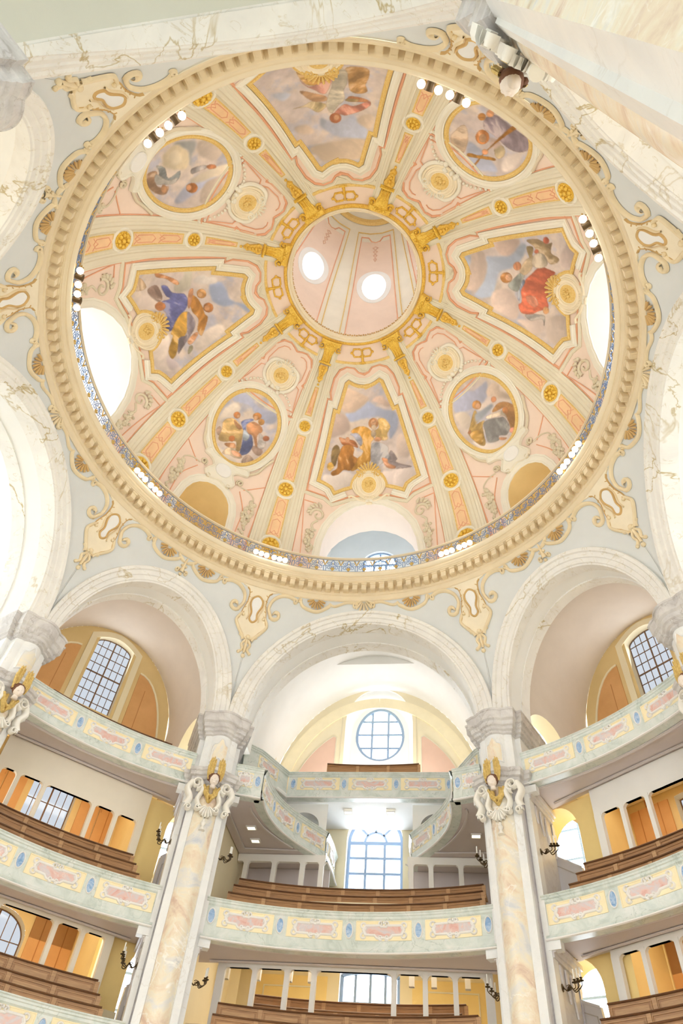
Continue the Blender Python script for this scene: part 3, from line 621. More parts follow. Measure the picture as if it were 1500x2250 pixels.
FRESCO = {
'mark': [
(168,178,208, ".7,12.03 .01,12.23 -.75,11.71 -1.64,11.3 -1.82,10.5 -1.33,9.83 -1.16,10.98 -.04,11.24 .98,11.03 1.18,11.46"),
(222,196,176, "1.17,12.87 -.11,12.44 .02,12.07 .73,11.53 1.39,11.77"),
(205,180,168, "-.38,12.2 -.9,12.39 -1.22,12.05 -1.43,11.63 -.76,11.93"),
(198,176,166, "1.86,11.38 1.19,11.35 .99,10.8 1.12,10.46 2.04,9.98 2.17,10.24"),
(232,220,214, "2.6,7.41 2.54,7.76 1.93,7.84 1.31,8.13 .87,7.85 1.04,7.32 1.99,6.85"),
(230,216,212, "-.75,8 -1.26,7.98 -1.82,8.04 -2.55,7.81 -2.76,7.41 -1.95,6.81 -1.01,7.38"),
(205,186,176, "-1.66,9.54 -2.03,10.01 -2.43,8.9 -2.3,8.55 -1.74,8.85"),
(150,138,142, "-1.3,9.17 -1.68,8.64 -1.61,8.43 -2.5,7.99 -2.16,7.96 -1.15,8.23"),
(222,184,112, "-.65,11.06 -.94,11.1 -1.13,10.98 -1.37,10.55 -1.18,10.2 -1.16,9.81 -.54,9.96 -.4,10.42 -.69,10.61"),
(208,150,62, ".95,10.42 .6,10.7 .15,10.75 -.23,10.5 -.38,9.98 -.2,9.71 -.16,8.75 .29,8.48 .86,8.14 1.03,8.2 .85,8.66 .27,9.23 .48,9.52 .25,9.8 .46,10.2"),
(160,160,168, "-.25,9.71 -.82,9.7 -1.2,9.41 -1.19,9.08 -1.34,8.65 -1.11,8.63 -.6,8.36 -.59,8.02 -.32,8.33 -.14,8.86"),
(180,182,202, "1.01,10.3 .56,10.37 .3,10.02 .37,9.63 .53,9.75 .8,10.14"),
(176,104,60, "1.64,10.06 1.25,10.01 .75,9.91 .54,9.52 .82,9.57 1.38,9.61 1.54,9.76"),
(212,152,112, "1.03,9.96 1.05,9.88 1.1,9.81 1.16,9.79 1.22,9.81 1.26,9.87 1.28,9.95 1.26,10.04 1.21,10.1 1.14,10.13 1.08,10.11 1.04,10.05"),
(178,116,50, "1.49,9.54 1.04,9.68 .77,9.46 .84,9.06 .62,8.83 .86,8.37 1.08,8.14 1.42,8.18 1.76,7.86 2.1,7.77 2.15,7.99 1.81,8.26 1.74,8.89"),
(150,122,76, "2.06,9.36 1.77,9.63 1.61,9.3 1.74,8.89 1.92,8.36 2.14,8.56"),
(212,164,72, "2.37,8.42 2.14,8.56 1.98,8.3 2.2,8.04 2.37,8.13"),
(206,142,104, "-.78,8.8 -1.11,8.69 -1.16,8.45 -1.55,8.21 -1.49,8.08 -1.04,8.22"),
(214,190,160, "-.51,10.27 -.48,10.16 -.43,10.09 -.35,10.06 -.28,10.1 -.23,10.19 -.22,10.3 -.24,10.41 -.3,10.49 -.37,10.51 -.44,10.47 -.49,10.39"),
(188,126,78, "-.68,10.83 -.64,10.69 -.52,10.6 -.38,10.57 -.23,10.63 -.13,10.75 -.1,10.9 -.15,11.05 -.26,11.15 -.41,11.17 -.55,11.11 -.65,10.99"),
(216,162,122, "-.56,10.9 -.53,10.8 -.47,10.74 -.38,10.73 -.3,10.76 -.24,10.84 -.22,10.93 -.25,11.02 -.32,11.09 -.4,11.1 -.48,11.07 -.54,10.99"),
(206,184,158, "-.56,10.64 -.54,10.57 -.48,10.52 -.4,10.51 -.32,10.54 -.27,10.6 -.25,10.67 -.28,10.74 -.34,10.79 -.41,10.8 -.49,10.77 -.55,10.71"),
(212,152,112, "-.82,9.89 -.79,9.84 -.71,9.8 -.59,9.8 -.48,9.83 -.4,9.88 -.38,9.95 -.41,10.01 -.49,10.04 -.6,10.05 -.72,10.02 -.8,9.96"),
],
'angels': [
(158,172,206, "1.07,11.31 1.02,11.89 .44,12.17 -.06,12.3 -.64,13.15 -.97,13.03 -.35,12.52 -.3,11.94 .24,11.29"),
(150,124,114, "1.91,7.85 1.93,8.4 1.27,8.62 1.08,8.39 1.5,7.97"),
(190,162,130, "2.43,7.1 2.6,7.48 2.03,7.8 2.04,7.18"),
(226,210,202, "1.68,7.75 .98,8.37 .77,8.19 1.36,7.05 1.74,6.87"),
(228,214,206, "-1.03,7.19 -.55,8.28 -.94,8.38 -2.08,7.65 -2.53,7.79 -1.72,6.89"),
(204,190,194, "-1.76,7.76 -1.78,8.09 -2.33,8.19 -2.38,7.75"),
(230,216,206, "-1.1,10.73 -1.13,11.34 -1.58,11.39 -2.07,9.65 -1.56,9.65"),
(190,184,170, "1.64,9.46 1.79,9.83 2.12,9.96 2.02,10.31 1.52,10.34 1.15,10.13 1.15,9.64 1.36,9.31"),
(226,218,214, "1.56,10.41 1.72,10.94 1.55,11.17 1.3,11.68 1.04,11.6 1.24,10.73"),
(200,134,88, "2.53,8.32 2.45,8.56 1.93,9.37 1.63,9.64 1.58,9.46 2.08,8.9 2.29,8.43"),
(98,104,166, "1.8,8.63 1.73,8.93 1.28,9.23 1.04,9.81 .7,9.99 .31,9.84 -.1,9.22 -.42,9.17 -.51,8.55 -.25,8.39 .33,8.65 .67,8.49 1.04,8.51 1.03,9.01 1.26,8.8"),
(208,158,66, ".07,9.39 .08,9.84 -.22,9.9 -.71,9.63 -1.12,9.14 -1.06,8.84 -1.34,8.78 -1.78,8.36 -1.86,8.05 -1.41,8.08 -.8,8.63 -.61,8.58"),
(140,130,142, ".08,9.84 -.52,10.08 -.92,9.87 -1.23,9.42 -1.53,8.95 -1.77,8.5 -1.03,8.92 -.98,9.4"),
(196,132,60, ".84,10.08 .66,10.47 .08,10.7 -.32,10.71 -.54,10.82 -.98,10.54 -1.37,10.12 -.98,10.03 -.47,10.29 .06,10.08"),
(216,152,112, "1.05,10.11 1.13,10.36 .82,10.31 .25,10.01 .34,9.91"),
(196,140,80, ".65,11.04 .54,10.99 .48,10.87 .49,10.74 .56,10.61 .68,10.53 .81,10.52 .92,10.57 .98,10.68 .97,10.82 .9,10.95 .78,11.03"),
(216,164,116, ".65,10.85 .59,10.82 .56,10.76 .56,10.68 .6,10.61 .67,10.56 .75,10.56 .81,10.59 .84,10.65 .84,10.73 .79,10.8 .73,10.84"),
(176,110,60, "-.15,11.26 -.27,11.19 -.33,11.07 -.32,10.92 -.24,10.8 -.12,10.73 .01,10.73 .13,10.8 .19,10.92 .18,11.06 .1,11.19 -.02,11.26"),
(206,146,100, "-.12,11.06 -.19,11.02 -.22,10.95 -.22,10.87 -.18,10.81 -.11,10.77 -.03,10.77 .04,10.81 .08,10.88 .07,10.96 .03,11.02 -.04,11.06"),
(196,124,76, ".76,8.7 .66,8.63 .63,8.51 .65,8.35 .73,8.22 .85,8.13 .96,8.11 1.06,8.18 1.09,8.3 1.07,8.45 .99,8.59 .88,8.68"),
(212,150,108, "-1.31,9.31 -1.09,9.86 -1.21,10 -1.57,9.51 -1.54,9.27"),
(160,156,130, "-1.69,9.19 -1.66,9.43 -1.88,9.36 -2.01,8.99"),
],
'red': [
(176,188,212, "-1.02,11.89 -1.12,10.97 -1.86,9.87 -1.67,9.66 -.71,10.39 -.26,11.28 .56,11.49 1.04,11.67 1.09,12.53 .29,12.13 -.46,11.95"),
(176,188,212, "-.93,13.09 -.9,12.74 -.42,13.04"),
(206,186,176, "-1.19,12.63 -1.18,12.04 -.62,12 .29,12.13 .8,12.58 .62,13.09"),
(192,170,160, "-1.75,11.27 -2.09,10.18 -1.84,9.99 -1.15,10.72 -1.3,11.3"),
(228,206,196, ".74,11.59 .47,10.87 .92,10.17 1.5,9.92 1.94,10.05 1.71,11.02 1.49,11.51"),
(228,208,198, "1.91,9.93 1.73,8.46 2.09,8.28 2.38,8.91"),
(196,180,170, "1.51,8.26 1.12,7.6 1.15,6.96 1.73,6.71 2.48,7.28 2.4,7.95"),
(184,168,164, "-1.64,7.71 -2.57,7.1 -2.12,6.59 -1.25,7.15 -1.18,7.69"),
(160,154,150, "1.54,9.58 1.36,8.57 1.49,8.4 1.88,8.35 1.59,8.57 1.8,9.18"),
(222,112,82, "-.88,9 -.87,8.49 -.79,8.1 -.54,8.3 -.27,8.55 .24,8.44 .57,8.5 .93,8.37 1.28,8.92 1.46,9.21 1.53,9.78 1.18,10.06 .98,9.91 .45,10.05 -.02,9.9 -.48,9.46"),
(236,150,122, ".66,9.7 .57,9.26 .89,8.94 1.11,9.16 .92,9.59"),
(142,154,178, ".2,10.2 -.12,9.96 .02,9.83 .45,10.05 .95,10.04 .81,10.19"),
(162,168,164, ".23,10.77 -.16,10.41 -.49,10.03 -.36,9.84 0,10.02 .53,10.23 .44,10.69"),
(196,174,142, "-.47,10.15 -1,9.87 -1.26,9.54 -1.35,9.34 -.86,9.38 -.37,9.78"),
(156,132,98, "-2.05,9.58 -2.2,8.94 -2.07,8.47 -2.17,8.14 -1.68,8.29 -1.51,7.86 -1.29,7.94 -1.14,8.41 -1.46,8.7 -1.55,9.06 -1.84,9.26"),
(172,148,104, "-1.73,9.65 -1.78,9.27 -1.34,9.4 -1.26,9.54"),
(186,172,152, "-1.48,9.2 -1.51,8.69 -1.12,8.54 -.86,8.81 -.82,9.32 -1.07,9.43"),
(210,104,76, "-2.25,8.29 -2.16,8.33 -2.09,8.41 -2.05,8.51 -2.06,8.59 -2.11,8.65 -2.19,8.65 -2.28,8.61 -2.35,8.53 -2.39,8.43 -2.38,8.35 -2.33,8.3"),
(204,110,82, "-1.62,8.99 -1.56,9.01 -1.51,9.07 -1.49,9.13 -1.49,9.2 -1.52,9.24 -1.57,9.24 -1.63,9.22 -1.68,9.17 -1.7,9.1 -1.7,9.04 -1.67,9"),
(198,132,72, "-.1,10.59 .04,10.63 .15,10.74 .21,10.89 .2,11.05 .11,11.17 -.01,11.22 -.15,11.18 -.27,11.06 -.32,10.91 -.31,10.75 -.23,10.64"),
(222,170,132, "-.12,10.58 -.03,10.6 .05,10.67 .08,10.76 .07,10.86 .02,10.93 -.07,10.96 -.16,10.93 -.23,10.86 -.27,10.77 -.26,10.68 -.2,10.61"),
(214,142,102, "-.76,10.05 -.64,10.08 -.55,10.17 -.5,10.28 -.52,10.39 -.59,10.47 -.69,10.49 -.81,10.45 -.9,10.36 -.94,10.25 -.93,10.15 -.86,10.07"),
(214,160,110, "1.04,8.29 1.13,8.29 1.21,8.34 1.26,8.42 1.26,8.52 1.21,8.6 1.13,8.64 1.04,8.64 .96,8.59 .92,8.5 .92,8.41 .97,8.33"),
],
'ox': [
(178,184,206, "-.44,10.57 .04,11 .52,10.83 .99,10.67 1.46,11.25 1.36,11.8 .25,11.76 -.49,11.13"),
(176,180,202, "-1.26,11.89 -.08,12.38 -1.12,12.44"),
(182,188,206, "-2.19,8.48 -1.46,8.86 -1.88,9.08"),
(206,186,166, "-1.19,12.03 .08,11.96 1.3,11.92 1.09,12.91 -.56,12.94 -.99,12.54"),
(214,194,176, "1.15,10.78 1.73,10.44 1.87,10.86 1.55,11.29 1.21,11.05"),
(206,186,170, "-1.64,10.67 -1.05,10.85 -.96,11.33 -1.59,11.09"),
(188,142,88, "1.04,7.85 1.85,7.86 1.89,8.34 1.71,8.84 1.72,9.25 1.31,9.4 1,9.18 1.01,8.4"),
(202,156,86, "-.95,7.69 -.72,7.59 -.3,7.78 -.06,8.34 -.12,8.7 -.63,8.69 -.89,8.23"),
(222,198,146, "-.35,7.64 .69,7.77 .56,8.13 .19,8.33 -.19,8.13"),
(200,142,128, "-.93,8.21 -.64,8.74 -.11,8.64 .39,8.42 .23,8.88 -.05,9.31 -.36,9.12 -.79,8.63"),
(188,168,126, "-1.57,9.71 -1.05,9.69 -.63,9.59 -.07,9.96 -.52,10.26 -.95,9.84"),
(212,164,122, "-1.02,8.86 -.54,9.14 -.07,9.43 -.07,9.72 -.63,9.59 -1.01,9.05"),
(222,212,192, ".46,8.24 .68,7.83 1.01,8.1 .95,8.76 .74,9.23 .72,9.7 .36,10.08 .04,10.44 -.1,9.89 .14,9.23 .27,8.95"),
(206,132,114, ".17,10.45 .63,9.98 1.06,10.1 1.75,9.76 1.74,10.05 1.19,10.44 .68,10.61 .42,10.54"),
(184,122,82, "1,9.53 1.71,9.71 1.52,9.85 .83,9.82"),
(176,150,104, "1.32,9.75 1.27,9.8 1.16,9.84 1,9.85 .85,9.84 .74,9.8 .71,9.76 .76,9.71 .87,9.68 1.02,9.67 1.17,9.68 1.28,9.71"),
(198,116,76, ".43,10.74 .38,10.87 .27,10.96 .13,10.98 .01,10.92 -.07,10.81 -.08,10.67 -.03,10.55 .08,10.46 .21,10.44 .34,10.49 .42,10.6"),
(214,156,116, ".35,10.7 .32,10.78 .26,10.83 .2,10.85 .14,10.82 .1,10.75 .1,10.67 .13,10.6 .18,10.55 .25,10.53 .3,10.56 .34,10.62"),
],
'cherubs': [
(178,184,212, "1.54,9.77 1.06,10.26 .15,10.09 -.87,10.32 -1.19,9.86 -.59,9.4 .41,9.8 1.19,9.62 1.47,9.51"),
(232,220,208, "1.64,8.57 1.4,9.41 .93,9.41 1,8.82 1.41,8.23 1.57,7.94"),
(234,222,210, "1.17,6.76 .74,6.76 -.35,6.7 -.45,6.5 .33,6.41 .92,6.52"),
(170,142,128, "-.74,7.87 -.99,8.08 -1.39,7.98 -1.37,7.64 -1.03,7.62"),
(178,154,140, "-.63,6.94 -.81,7.37 -1.25,7.2 -.8,6.72"),
(190,160,140, "1.45,7.5 1.38,7.83 1.17,7.67 1.18,7.34"),
(214,178,116, "1.36,8.16 1.12,8.57 .81,8.7 .28,8.55 .09,8.41 -.06,7.98 -.29,7.37 -.09,7.18 .18,7.65 .78,7.22 1.1,7.19 1.19,7.71"),
(212,152,108, ".88,8.64 .52,8.59 .25,8.51 .36,8.33 .71,8.45"),
(186,116,66, ".73,9.08 .7,8.98 .72,8.88 .79,8.8 .88,8.76 .98,8.77 1.05,8.83 1.08,8.93 1.06,9.03 .99,9.11 .9,9.15 .8,9.14"),
(212,158,116, ".72,9.01 .7,8.96 .71,8.91 .74,8.87 .78,8.85 .83,8.86 .87,8.9 .88,8.95 .88,9 .85,9.04 .8,9.06 .75,9.04"),
(104,116,170, ".48,8.79 .15,9.23 -.08,9.28 .14,8.86 -.06,8.52 -.38,8.51 -.75,8.04 -.76,7.45 -.52,7.14 -.36,7.15 -.17,7.78 .09,8.41"),
(176,190,206, ".13,8.49 -.06,8.52 -.35,8.38 -.33,8.05 -.1,8"),
(212,150,106, ".12,8.82 -.13,9.21 -.67,9.18 -.81,8.94 -.69,8.6 -.99,8.08 -.85,8.05 -.5,8.48 -.18,8.49"),
(196,130,70, "-.34,9.72 -.37,9.61 -.33,9.5 -.25,9.4 -.13,9.36 -.02,9.38 .07,9.45 .1,9.56 .06,9.67 -.02,9.77 -.14,9.81 -.26,9.8"),
(200,142,80, "-.65,9.52 -.68,9.42 -.66,9.33 -.6,9.26 -.51,9.23 -.42,9.26 -.35,9.32 -.32,9.42 -.34,9.51 -.4,9.58 -.49,9.61 -.58,9.59"),
(220,166,122, "-.22,9.54 -.24,9.47 -.23,9.4 -.19,9.35 -.13,9.33 -.06,9.35 -.01,9.4 .01,9.46 -0,9.53 -.05,9.58 -.11,9.6 -.17,9.59"),
(214,206,204, "-.72,8.83 -1.08,8.72 -1.36,8.4 -1.31,8.04 -.99,8.08 -.84,8.53"),
(212,130,92, "-1.36,8.83 -1.38,8.74 -1.35,8.65 -1.28,8.59 -1.19,8.56 -1.1,8.58 -1.04,8.65 -1.02,8.73 -1.05,8.82 -1.12,8.88 -1.21,8.91 -1.3,8.89"),
(226,202,170, ".53,6.59 .33,7.17 -.28,7.21 -.59,7.02 -.28,6.82 .11,6.78"),
(204,142,96, ".66,7.2 .21,7.52 -.02,7.3 .5,7.1"),
(182,110,62, ".31,7.78 .28,7.69 .3,7.59 .37,7.52 .45,7.49 .54,7.5 .6,7.57 .63,7.65 .6,7.75 .54,7.82 .46,7.86 .37,7.84"),
(212,146,106, ".16,7.07 -.28,7.21 -.53,7.04 -.14,6.89"),
],
'seated': [
(178,182,208, ".67,10.64 -.16,10.05 -1.05,9.82 -.42,9.19 .43,9.32 1.37,9.79"),
(196,176,160, "-.75,9.49 -1.27,9.53 -1.5,9.16 -1.35,8.9 -1.73,8.24 -1.48,8.23 -.73,9.1"),
(226,212,198, "1.44,9.7 .81,9.36 1.01,8.68 1.46,8.61 1.56,9.23"),
(232,220,212, "1.47,7.78 .63,7.01 -.19,6.59 -.59,6.56 -.54,6.27 .38,6.32 1.13,6.85"),
(190,138,86, "-.73,8.55 -1.17,8.33 -1.51,7.79 -1.41,7.48 -1.48,7.27 -1.13,6.81 -.65,6.85 -.75,7.31 -.83,7.91 -1.1,8.06 -.31,8.39"),
(212,146,126, "-.66,6.98 -.95,6.77 -.69,6.61 -.5,6.85"),
(196,160,94, "1.29,8.48 .62,9.06 .36,9.12 .54,8.58 .8,8.51 .28,8.36 .58,8.13 .95,7.25 1.23,7.33 1.41,7.88 1.44,8.24"),
(196,150,72, "1.36,8.26 .93,8.21 .79,7.82 1.15,7.34 1.41,7.88"),
(154,160,172, ".49,8.95 -.09,8.87 -.55,8.79 -.57,8.63 -.02,8.58 .46,8.51 .73,8.6"),
(154,154,156, ".42,8.27 -.01,8.18 -.46,7.91 -.68,7.71 -.67,7.1 -.28,6.84 .1,7.11 .24,6.89 .78,7.2 .66,7.71"),
(222,206,186, ".07,8.46 -.8,8.07 -.84,7.83 -.79,7.47 -.65,7.87 .08,8.26"),
(200,140,76, "-.07,9.15 .03,9.08 .16,9.07 .28,9.14 .36,9.25 .38,9.38 .33,9.5 .23,9.58 .11,9.58 -.01,9.52 -.1,9.4 -.11,9.27"),
(218,164,122, "-.01,9.14 .06,9.09 .14,9.08 .21,9.12 .26,9.19 .27,9.27 .23,9.35 .17,9.39 .09,9.4 .02,9.37 -.03,9.3 -.04,9.21"),
(216,146,106, "-.92,8.75 -.85,8.71 -.77,8.71 -.7,8.75 -.65,8.82 -.65,8.91 -.68,8.98 -.74,9.02 -.82,9.02 -.89,8.98 -.94,8.91 -.95,8.82"),
(190,126,76, "-1.11,7.81 -1.04,7.76 -.95,7.76 -.87,7.81 -.81,7.9 -.8,7.99 -.83,8.08 -.9,8.13 -.99,8.13 -1.07,8.08 -1.13,7.99 -1.14,7.89"),
(216,154,116, ".15,7.02 -.2,6.71 -.04,6.68 .18,6.87"),
(168,112,78, "1.44,8.38 1.2,8.41 1.34,8.24"),
],
'rays': [
(178,182,206, "-1.04,8.75 .2,9.33 .39,10.11 -.79,9.53 -1.44,8.93"),
(228,214,194, "-.02,9.08 1.22,10.19 .84,10.5 -.22,9.34"),
(206,190,178, "1.49,8.21 1.85,8.6 1.67,9.48 1.16,9.53 1.01,8.74"),
(206,188,174, ".03,9.83 .48,10.44 .24,10.87 -.76,10.56 -.92,9.99"),
(158,124,98, "-.45,6.73 -.3,7.17 -.84,7.41 -.92,7.78 -.78,8.1 -1.15,8.15 -1.27,7.69 -1.08,7.07 -.75,6.81"),
(154,156,158, "1.12,7.15 1.34,7.48 1.59,7.99 1.26,8.27 .92,8.35 .42,8.65 1.04,8 1.01,7.56"),
(210,194,164, ".49,6.97 1.08,7.24 1.04,8 .74,8.35 .3,8.47 .04,8 -.02,7.39 .2,7.17"),
(226,212,186, ".56,7.24 .88,7.53 .57,8.03 .15,7.8"),
(138,144,148, "-.07,6.96 -.05,7.47 -.44,7.91 .06,8.25 -.23,8.43 -.57,8.24 -.84,7.41 -.32,7.31"),
(204,200,194, "-.41,7.17 -.55,7.91 -.27,8.32 -.62,8.27 -.84,7.41"),
(174,168,170, ".35,8.77 .73,9.28 .61,9.43 .3,9.13 .11,8.93"),
(206,132,88, ".87,9.82 .8,9.83 .73,9.78 .67,9.68 .63,9.56 .64,9.45 .68,9.38 .74,9.37 .82,9.42 .88,9.52 .91,9.64 .91,9.75"),
(188,116,62, "-.4,9.57 -.52,9.6 -.64,9.55 -.72,9.43 -.73,9.27 -.69,9.13 -.59,9.03 -.46,9 -.35,9.06 -.27,9.17 -.25,9.32 -.3,9.47"),
(214,150,106, "-.49,9.27 -.56,9.3 -.63,9.27 -.67,9.22 -.67,9.14 -.64,9.07 -.58,9.01 -.5,8.99 -.44,9.01 -.4,9.06 -.39,9.14 -.43,9.22"),
(206,150,106, "-.92,8.08 -1.03,8.11 -1.11,8.09 -1.16,8.03 -1.15,7.94 -1.09,7.85 -1,7.78 -.9,7.75 -.81,7.77 -.77,7.83 -.78,7.92 -.83,8.01"),
],
'cross': [
(176,182,206, "-.41,9.62 -.16,9.46 .9,9.41 1.39,9.59 .83,10.3 .08,10.25"),
(206,178,150, "-1.13,9.94 -1.09,8.99 -.55,9.43 -.19,10.24 -.65,10.45"),
(228,214,206, "1.11,8.83 1.25,7.87 1.32,7.46 1.68,8.61 1.56,9.28"),
(154,138,150, "-.7,7.96 -.59,7.36 -.2,7.24 .21,7.13 .95,6.9 1.36,7.11 1.27,7.81 .78,8.23 .08,8.29 -.39,8.41"),
(198,178,140, ".51,8.82 .57,8.4 .86,8.41 1.03,8.75 .9,9.09"),
(186,162,152, ".04,8.56 .28,8.37 .57,8.4 .51,8.82 .26,8.83"),
(176,112,40, ".48,10.31 .21,7.21 .39,6.95 .4,9.01 .56,10.24"),
(190,130,52, "-.03,10.07 .34,9.74 .84,9.19 .94,9.29 .51,9.78 .05,10.25"),
(206,128,68, ".01,8.56 .1,8.75 .12,8.97 .06,9.15 -.07,9.26 -.23,9.25 -.38,9.14 -.46,8.94 -.48,8.72 -.41,8.54 -.29,8.44 -.13,8.44"),
(220,166,120, "-.04,8.74 .02,8.85 .03,8.97 -0,9.06 -.07,9.12 -.16,9.11 -.24,9.04 -.29,8.93 -.3,8.81 -.27,8.71 -.2,8.66 -.12,8.67"),
(196,132,66, "-.74,7.81 -.69,7.93 -.68,8.05 -.72,8.15 -.78,8.2 -.87,8.19 -.94,8.12 -.99,8.01 -1,7.88 -.96,7.78 -.9,7.73 -.81,7.74"),
(212,150,106, "-.64,7.33 -.59,7.44 -.58,7.57 -.61,7.67 -.67,7.73 -.76,7.72 -.83,7.65 -.88,7.53 -.89,7.4 -.86,7.3 -.79,7.24 -.71,7.25"),
(214,150,106, ".48,9.23 .52,9.3 .52,9.39 .49,9.48 .43,9.53 .37,9.54 .31,9.5 .27,9.43 .27,9.34 .3,9.25 .36,9.2 .43,9.19"),
],
}
# ------------------------------------------------------------------ the dome
DEG = DR * pi / 180                                                            # metres of meridian per degree
PH = lambda p: p * DEG
WOUT = [(2.70, 1), (2.72, 8), (2.70, 13), (2.60, 17), (2.30, 21.3), (1.90, 24.2), (1.40, 26.5), (.75, 28.3), (0, 29.0)]
NOUT = [(1.45, 1), (1.46, 8), (1.44, 13), (1.32, 17), (1.12, 19.4), (.85, 20.9), (.45, 22.1), (0, 22.5)]
def outline(h): L = [(u, PH(p)) for u, p in h]; return np.array(L + [(-u, p) for u, p in L[::-1][1:]])
WO, NO = outline(WOUT), outline(NOUT)
NA, NP = 480, 112
Aa = np.linspace(0, 2 * pi, NA, endpoint=False); Pp = np.radians(np.linspace(0, 74.06, NP + 1))
G = np.array([[(DA * cos(p) * cos(a), DA * cos(p) * sin(a), DZ + DB * sin(p)) for p in Pp] for a in Aa])
keep = np.ones((NA, NP), bool); am = np.degrees(Aa + pi / NA); pm = (Pp[1:] + Pp[:-1]) / 2
for c in WIDE + NARROW:
    da = np.radians((am - c + 180) % 360 - 180); U = da[:, None] * DA * np.cos(pm)[None]; Vv = np.broadcast_to(pm * DR, U.shape)
    O = WO if c in WIDE else NO; k = 1 + .1 / (2.7 if c in WIDE else 1.45)
    keep &= ~inside(U, Vv, O * np.array([k, 1.012]))
mb = MB(); mb.grid(G, cu=True, keep=keep); dome = tag(mb.build('ceiling_dome', 'dome_pink', smooth=180), kind=S)
# niches and window recesses of the dome
for c in WIDE + NARROW:
    Wd = c in WIDE; O = dense(WO if Wd else NO, .35); e, t = bay_dir(c); P0 = Mdome(c)(O[:, 0], O[:, 1], np.zeros(len(O))); nm = NAMES[c]
    uu = P0 @ t; ww = P0 @ e; zz = P0[:, 2]
    if Wd:
        mb = MB(); mb.grid([P0, across(c, uu, zz, np.maximum(12.4, ww + .02)), across(c, uu, zz, 12.75)]); o = tag(mb.build('wall_dome_%s_reveal' % nm, 'reveal_rose', smooth=30), kind=S)
        ch = np.array([(3.3, 25.9)] + [(3.3 * cos(x), 35 + 3.4 * sin(x)) for x in np.linspace(0, pi, 30)] + [(-3.3, 25.9)])
        n_ = len(uu); q = np.linspace(0, len(ch) - 1, n_); cu, cz = np.interp(q, range(len(ch)), ch[:, 0]), np.interp(q, range(len(ch)), ch[:, 1])
        mb = MB(); mb.grid([across(c, uu, zz, 12.75), across(c, cu, cz, 12.751), across(c, cu, cz, 17.0)]); tag(mb.build('ceiling_dome_%s_chamber' % nm, 'white_plaster', smooth=30), kind=S)
        h = (0, 1.12 if c == 90 else 2.3, 27.2, 33.65 if c == 90 else 34.5, 1.12 if c == 90 else 2.3); M = Mwall(c, 17.0); mb = MB(); holes_wall(mb, M, -3.4, 3.4, 25.5, 39.5, [h]); reveal(mb, M, h, .4); tag(mb.build('wall_dome_%s_outer' % nm, 'white_plaster', smooth=0), kind=S)
        window(c, M, h, .3, 3, 5, .09, 'mullion_blue', 'clear_glass', arched_fan=True, label='round-headed window at the back of the wide dome recess')
    else:
        mb = MB(); mb.grid([P0, across(c, uu, zz, 13.2), across(c, uu, zz, 14.6)]); o = tag(mb.build('wall_dome_%s_reveal' % nm, 'ochre_plaster', smooth=30), kind=S)
        M = Mwall(c, 14.6); mb = MB(); holes_wall(mb, M, -1.7, 1.7, 25.5, 31.5, []); o = tag(mb.build('wall_dome_%s_back' % nm, 'ochre_plaster', smooth=0), kind=S)
        mb = MB(); tt = np.linspace(0, pi, 24); mb.ribbon(M, [(1.1 * cos(x), 27.3 + 1.5 * sin(x)) for x in tt], .1, .05, False, 'flat'); mb.ribbon(M, [(0, 28.8), (0, 29.6)], .05, .05, False, 'flat'); mb.build('niche_moulding', 'dome_cream', o, 30)

def sym(L): L = [(u, PH(p)) for u, p in L]; return np.array(L + [(-u, p) for u, p in L[::-1]])
def offset(P, d):
    """grow a closed anticlockwise/clockwise outline outwards by d"""
    P = np.asarray(P, float); a = 0.5 * np.sum(P[:, 0] * np.roll(P[:, 1], -1) - np.roll(P[:, 0], -1) * P[:, 1]); sg = 1 if a > 0 else -1
    e = np.roll(P, -1, 0) - P; e /= np.linalg.norm(e, axis=1)[:, None] + 1e-9; n = np.stack([e[:, 1], -e[:, 0]], 1) * sg; m = n + np.roll(n, 1, 0); m /= np.linalg.norm(m, axis=1)[:, None] + 1e-9
    return P + m * d / np.clip((m * n).sum(1), .5, 1)[:, None]

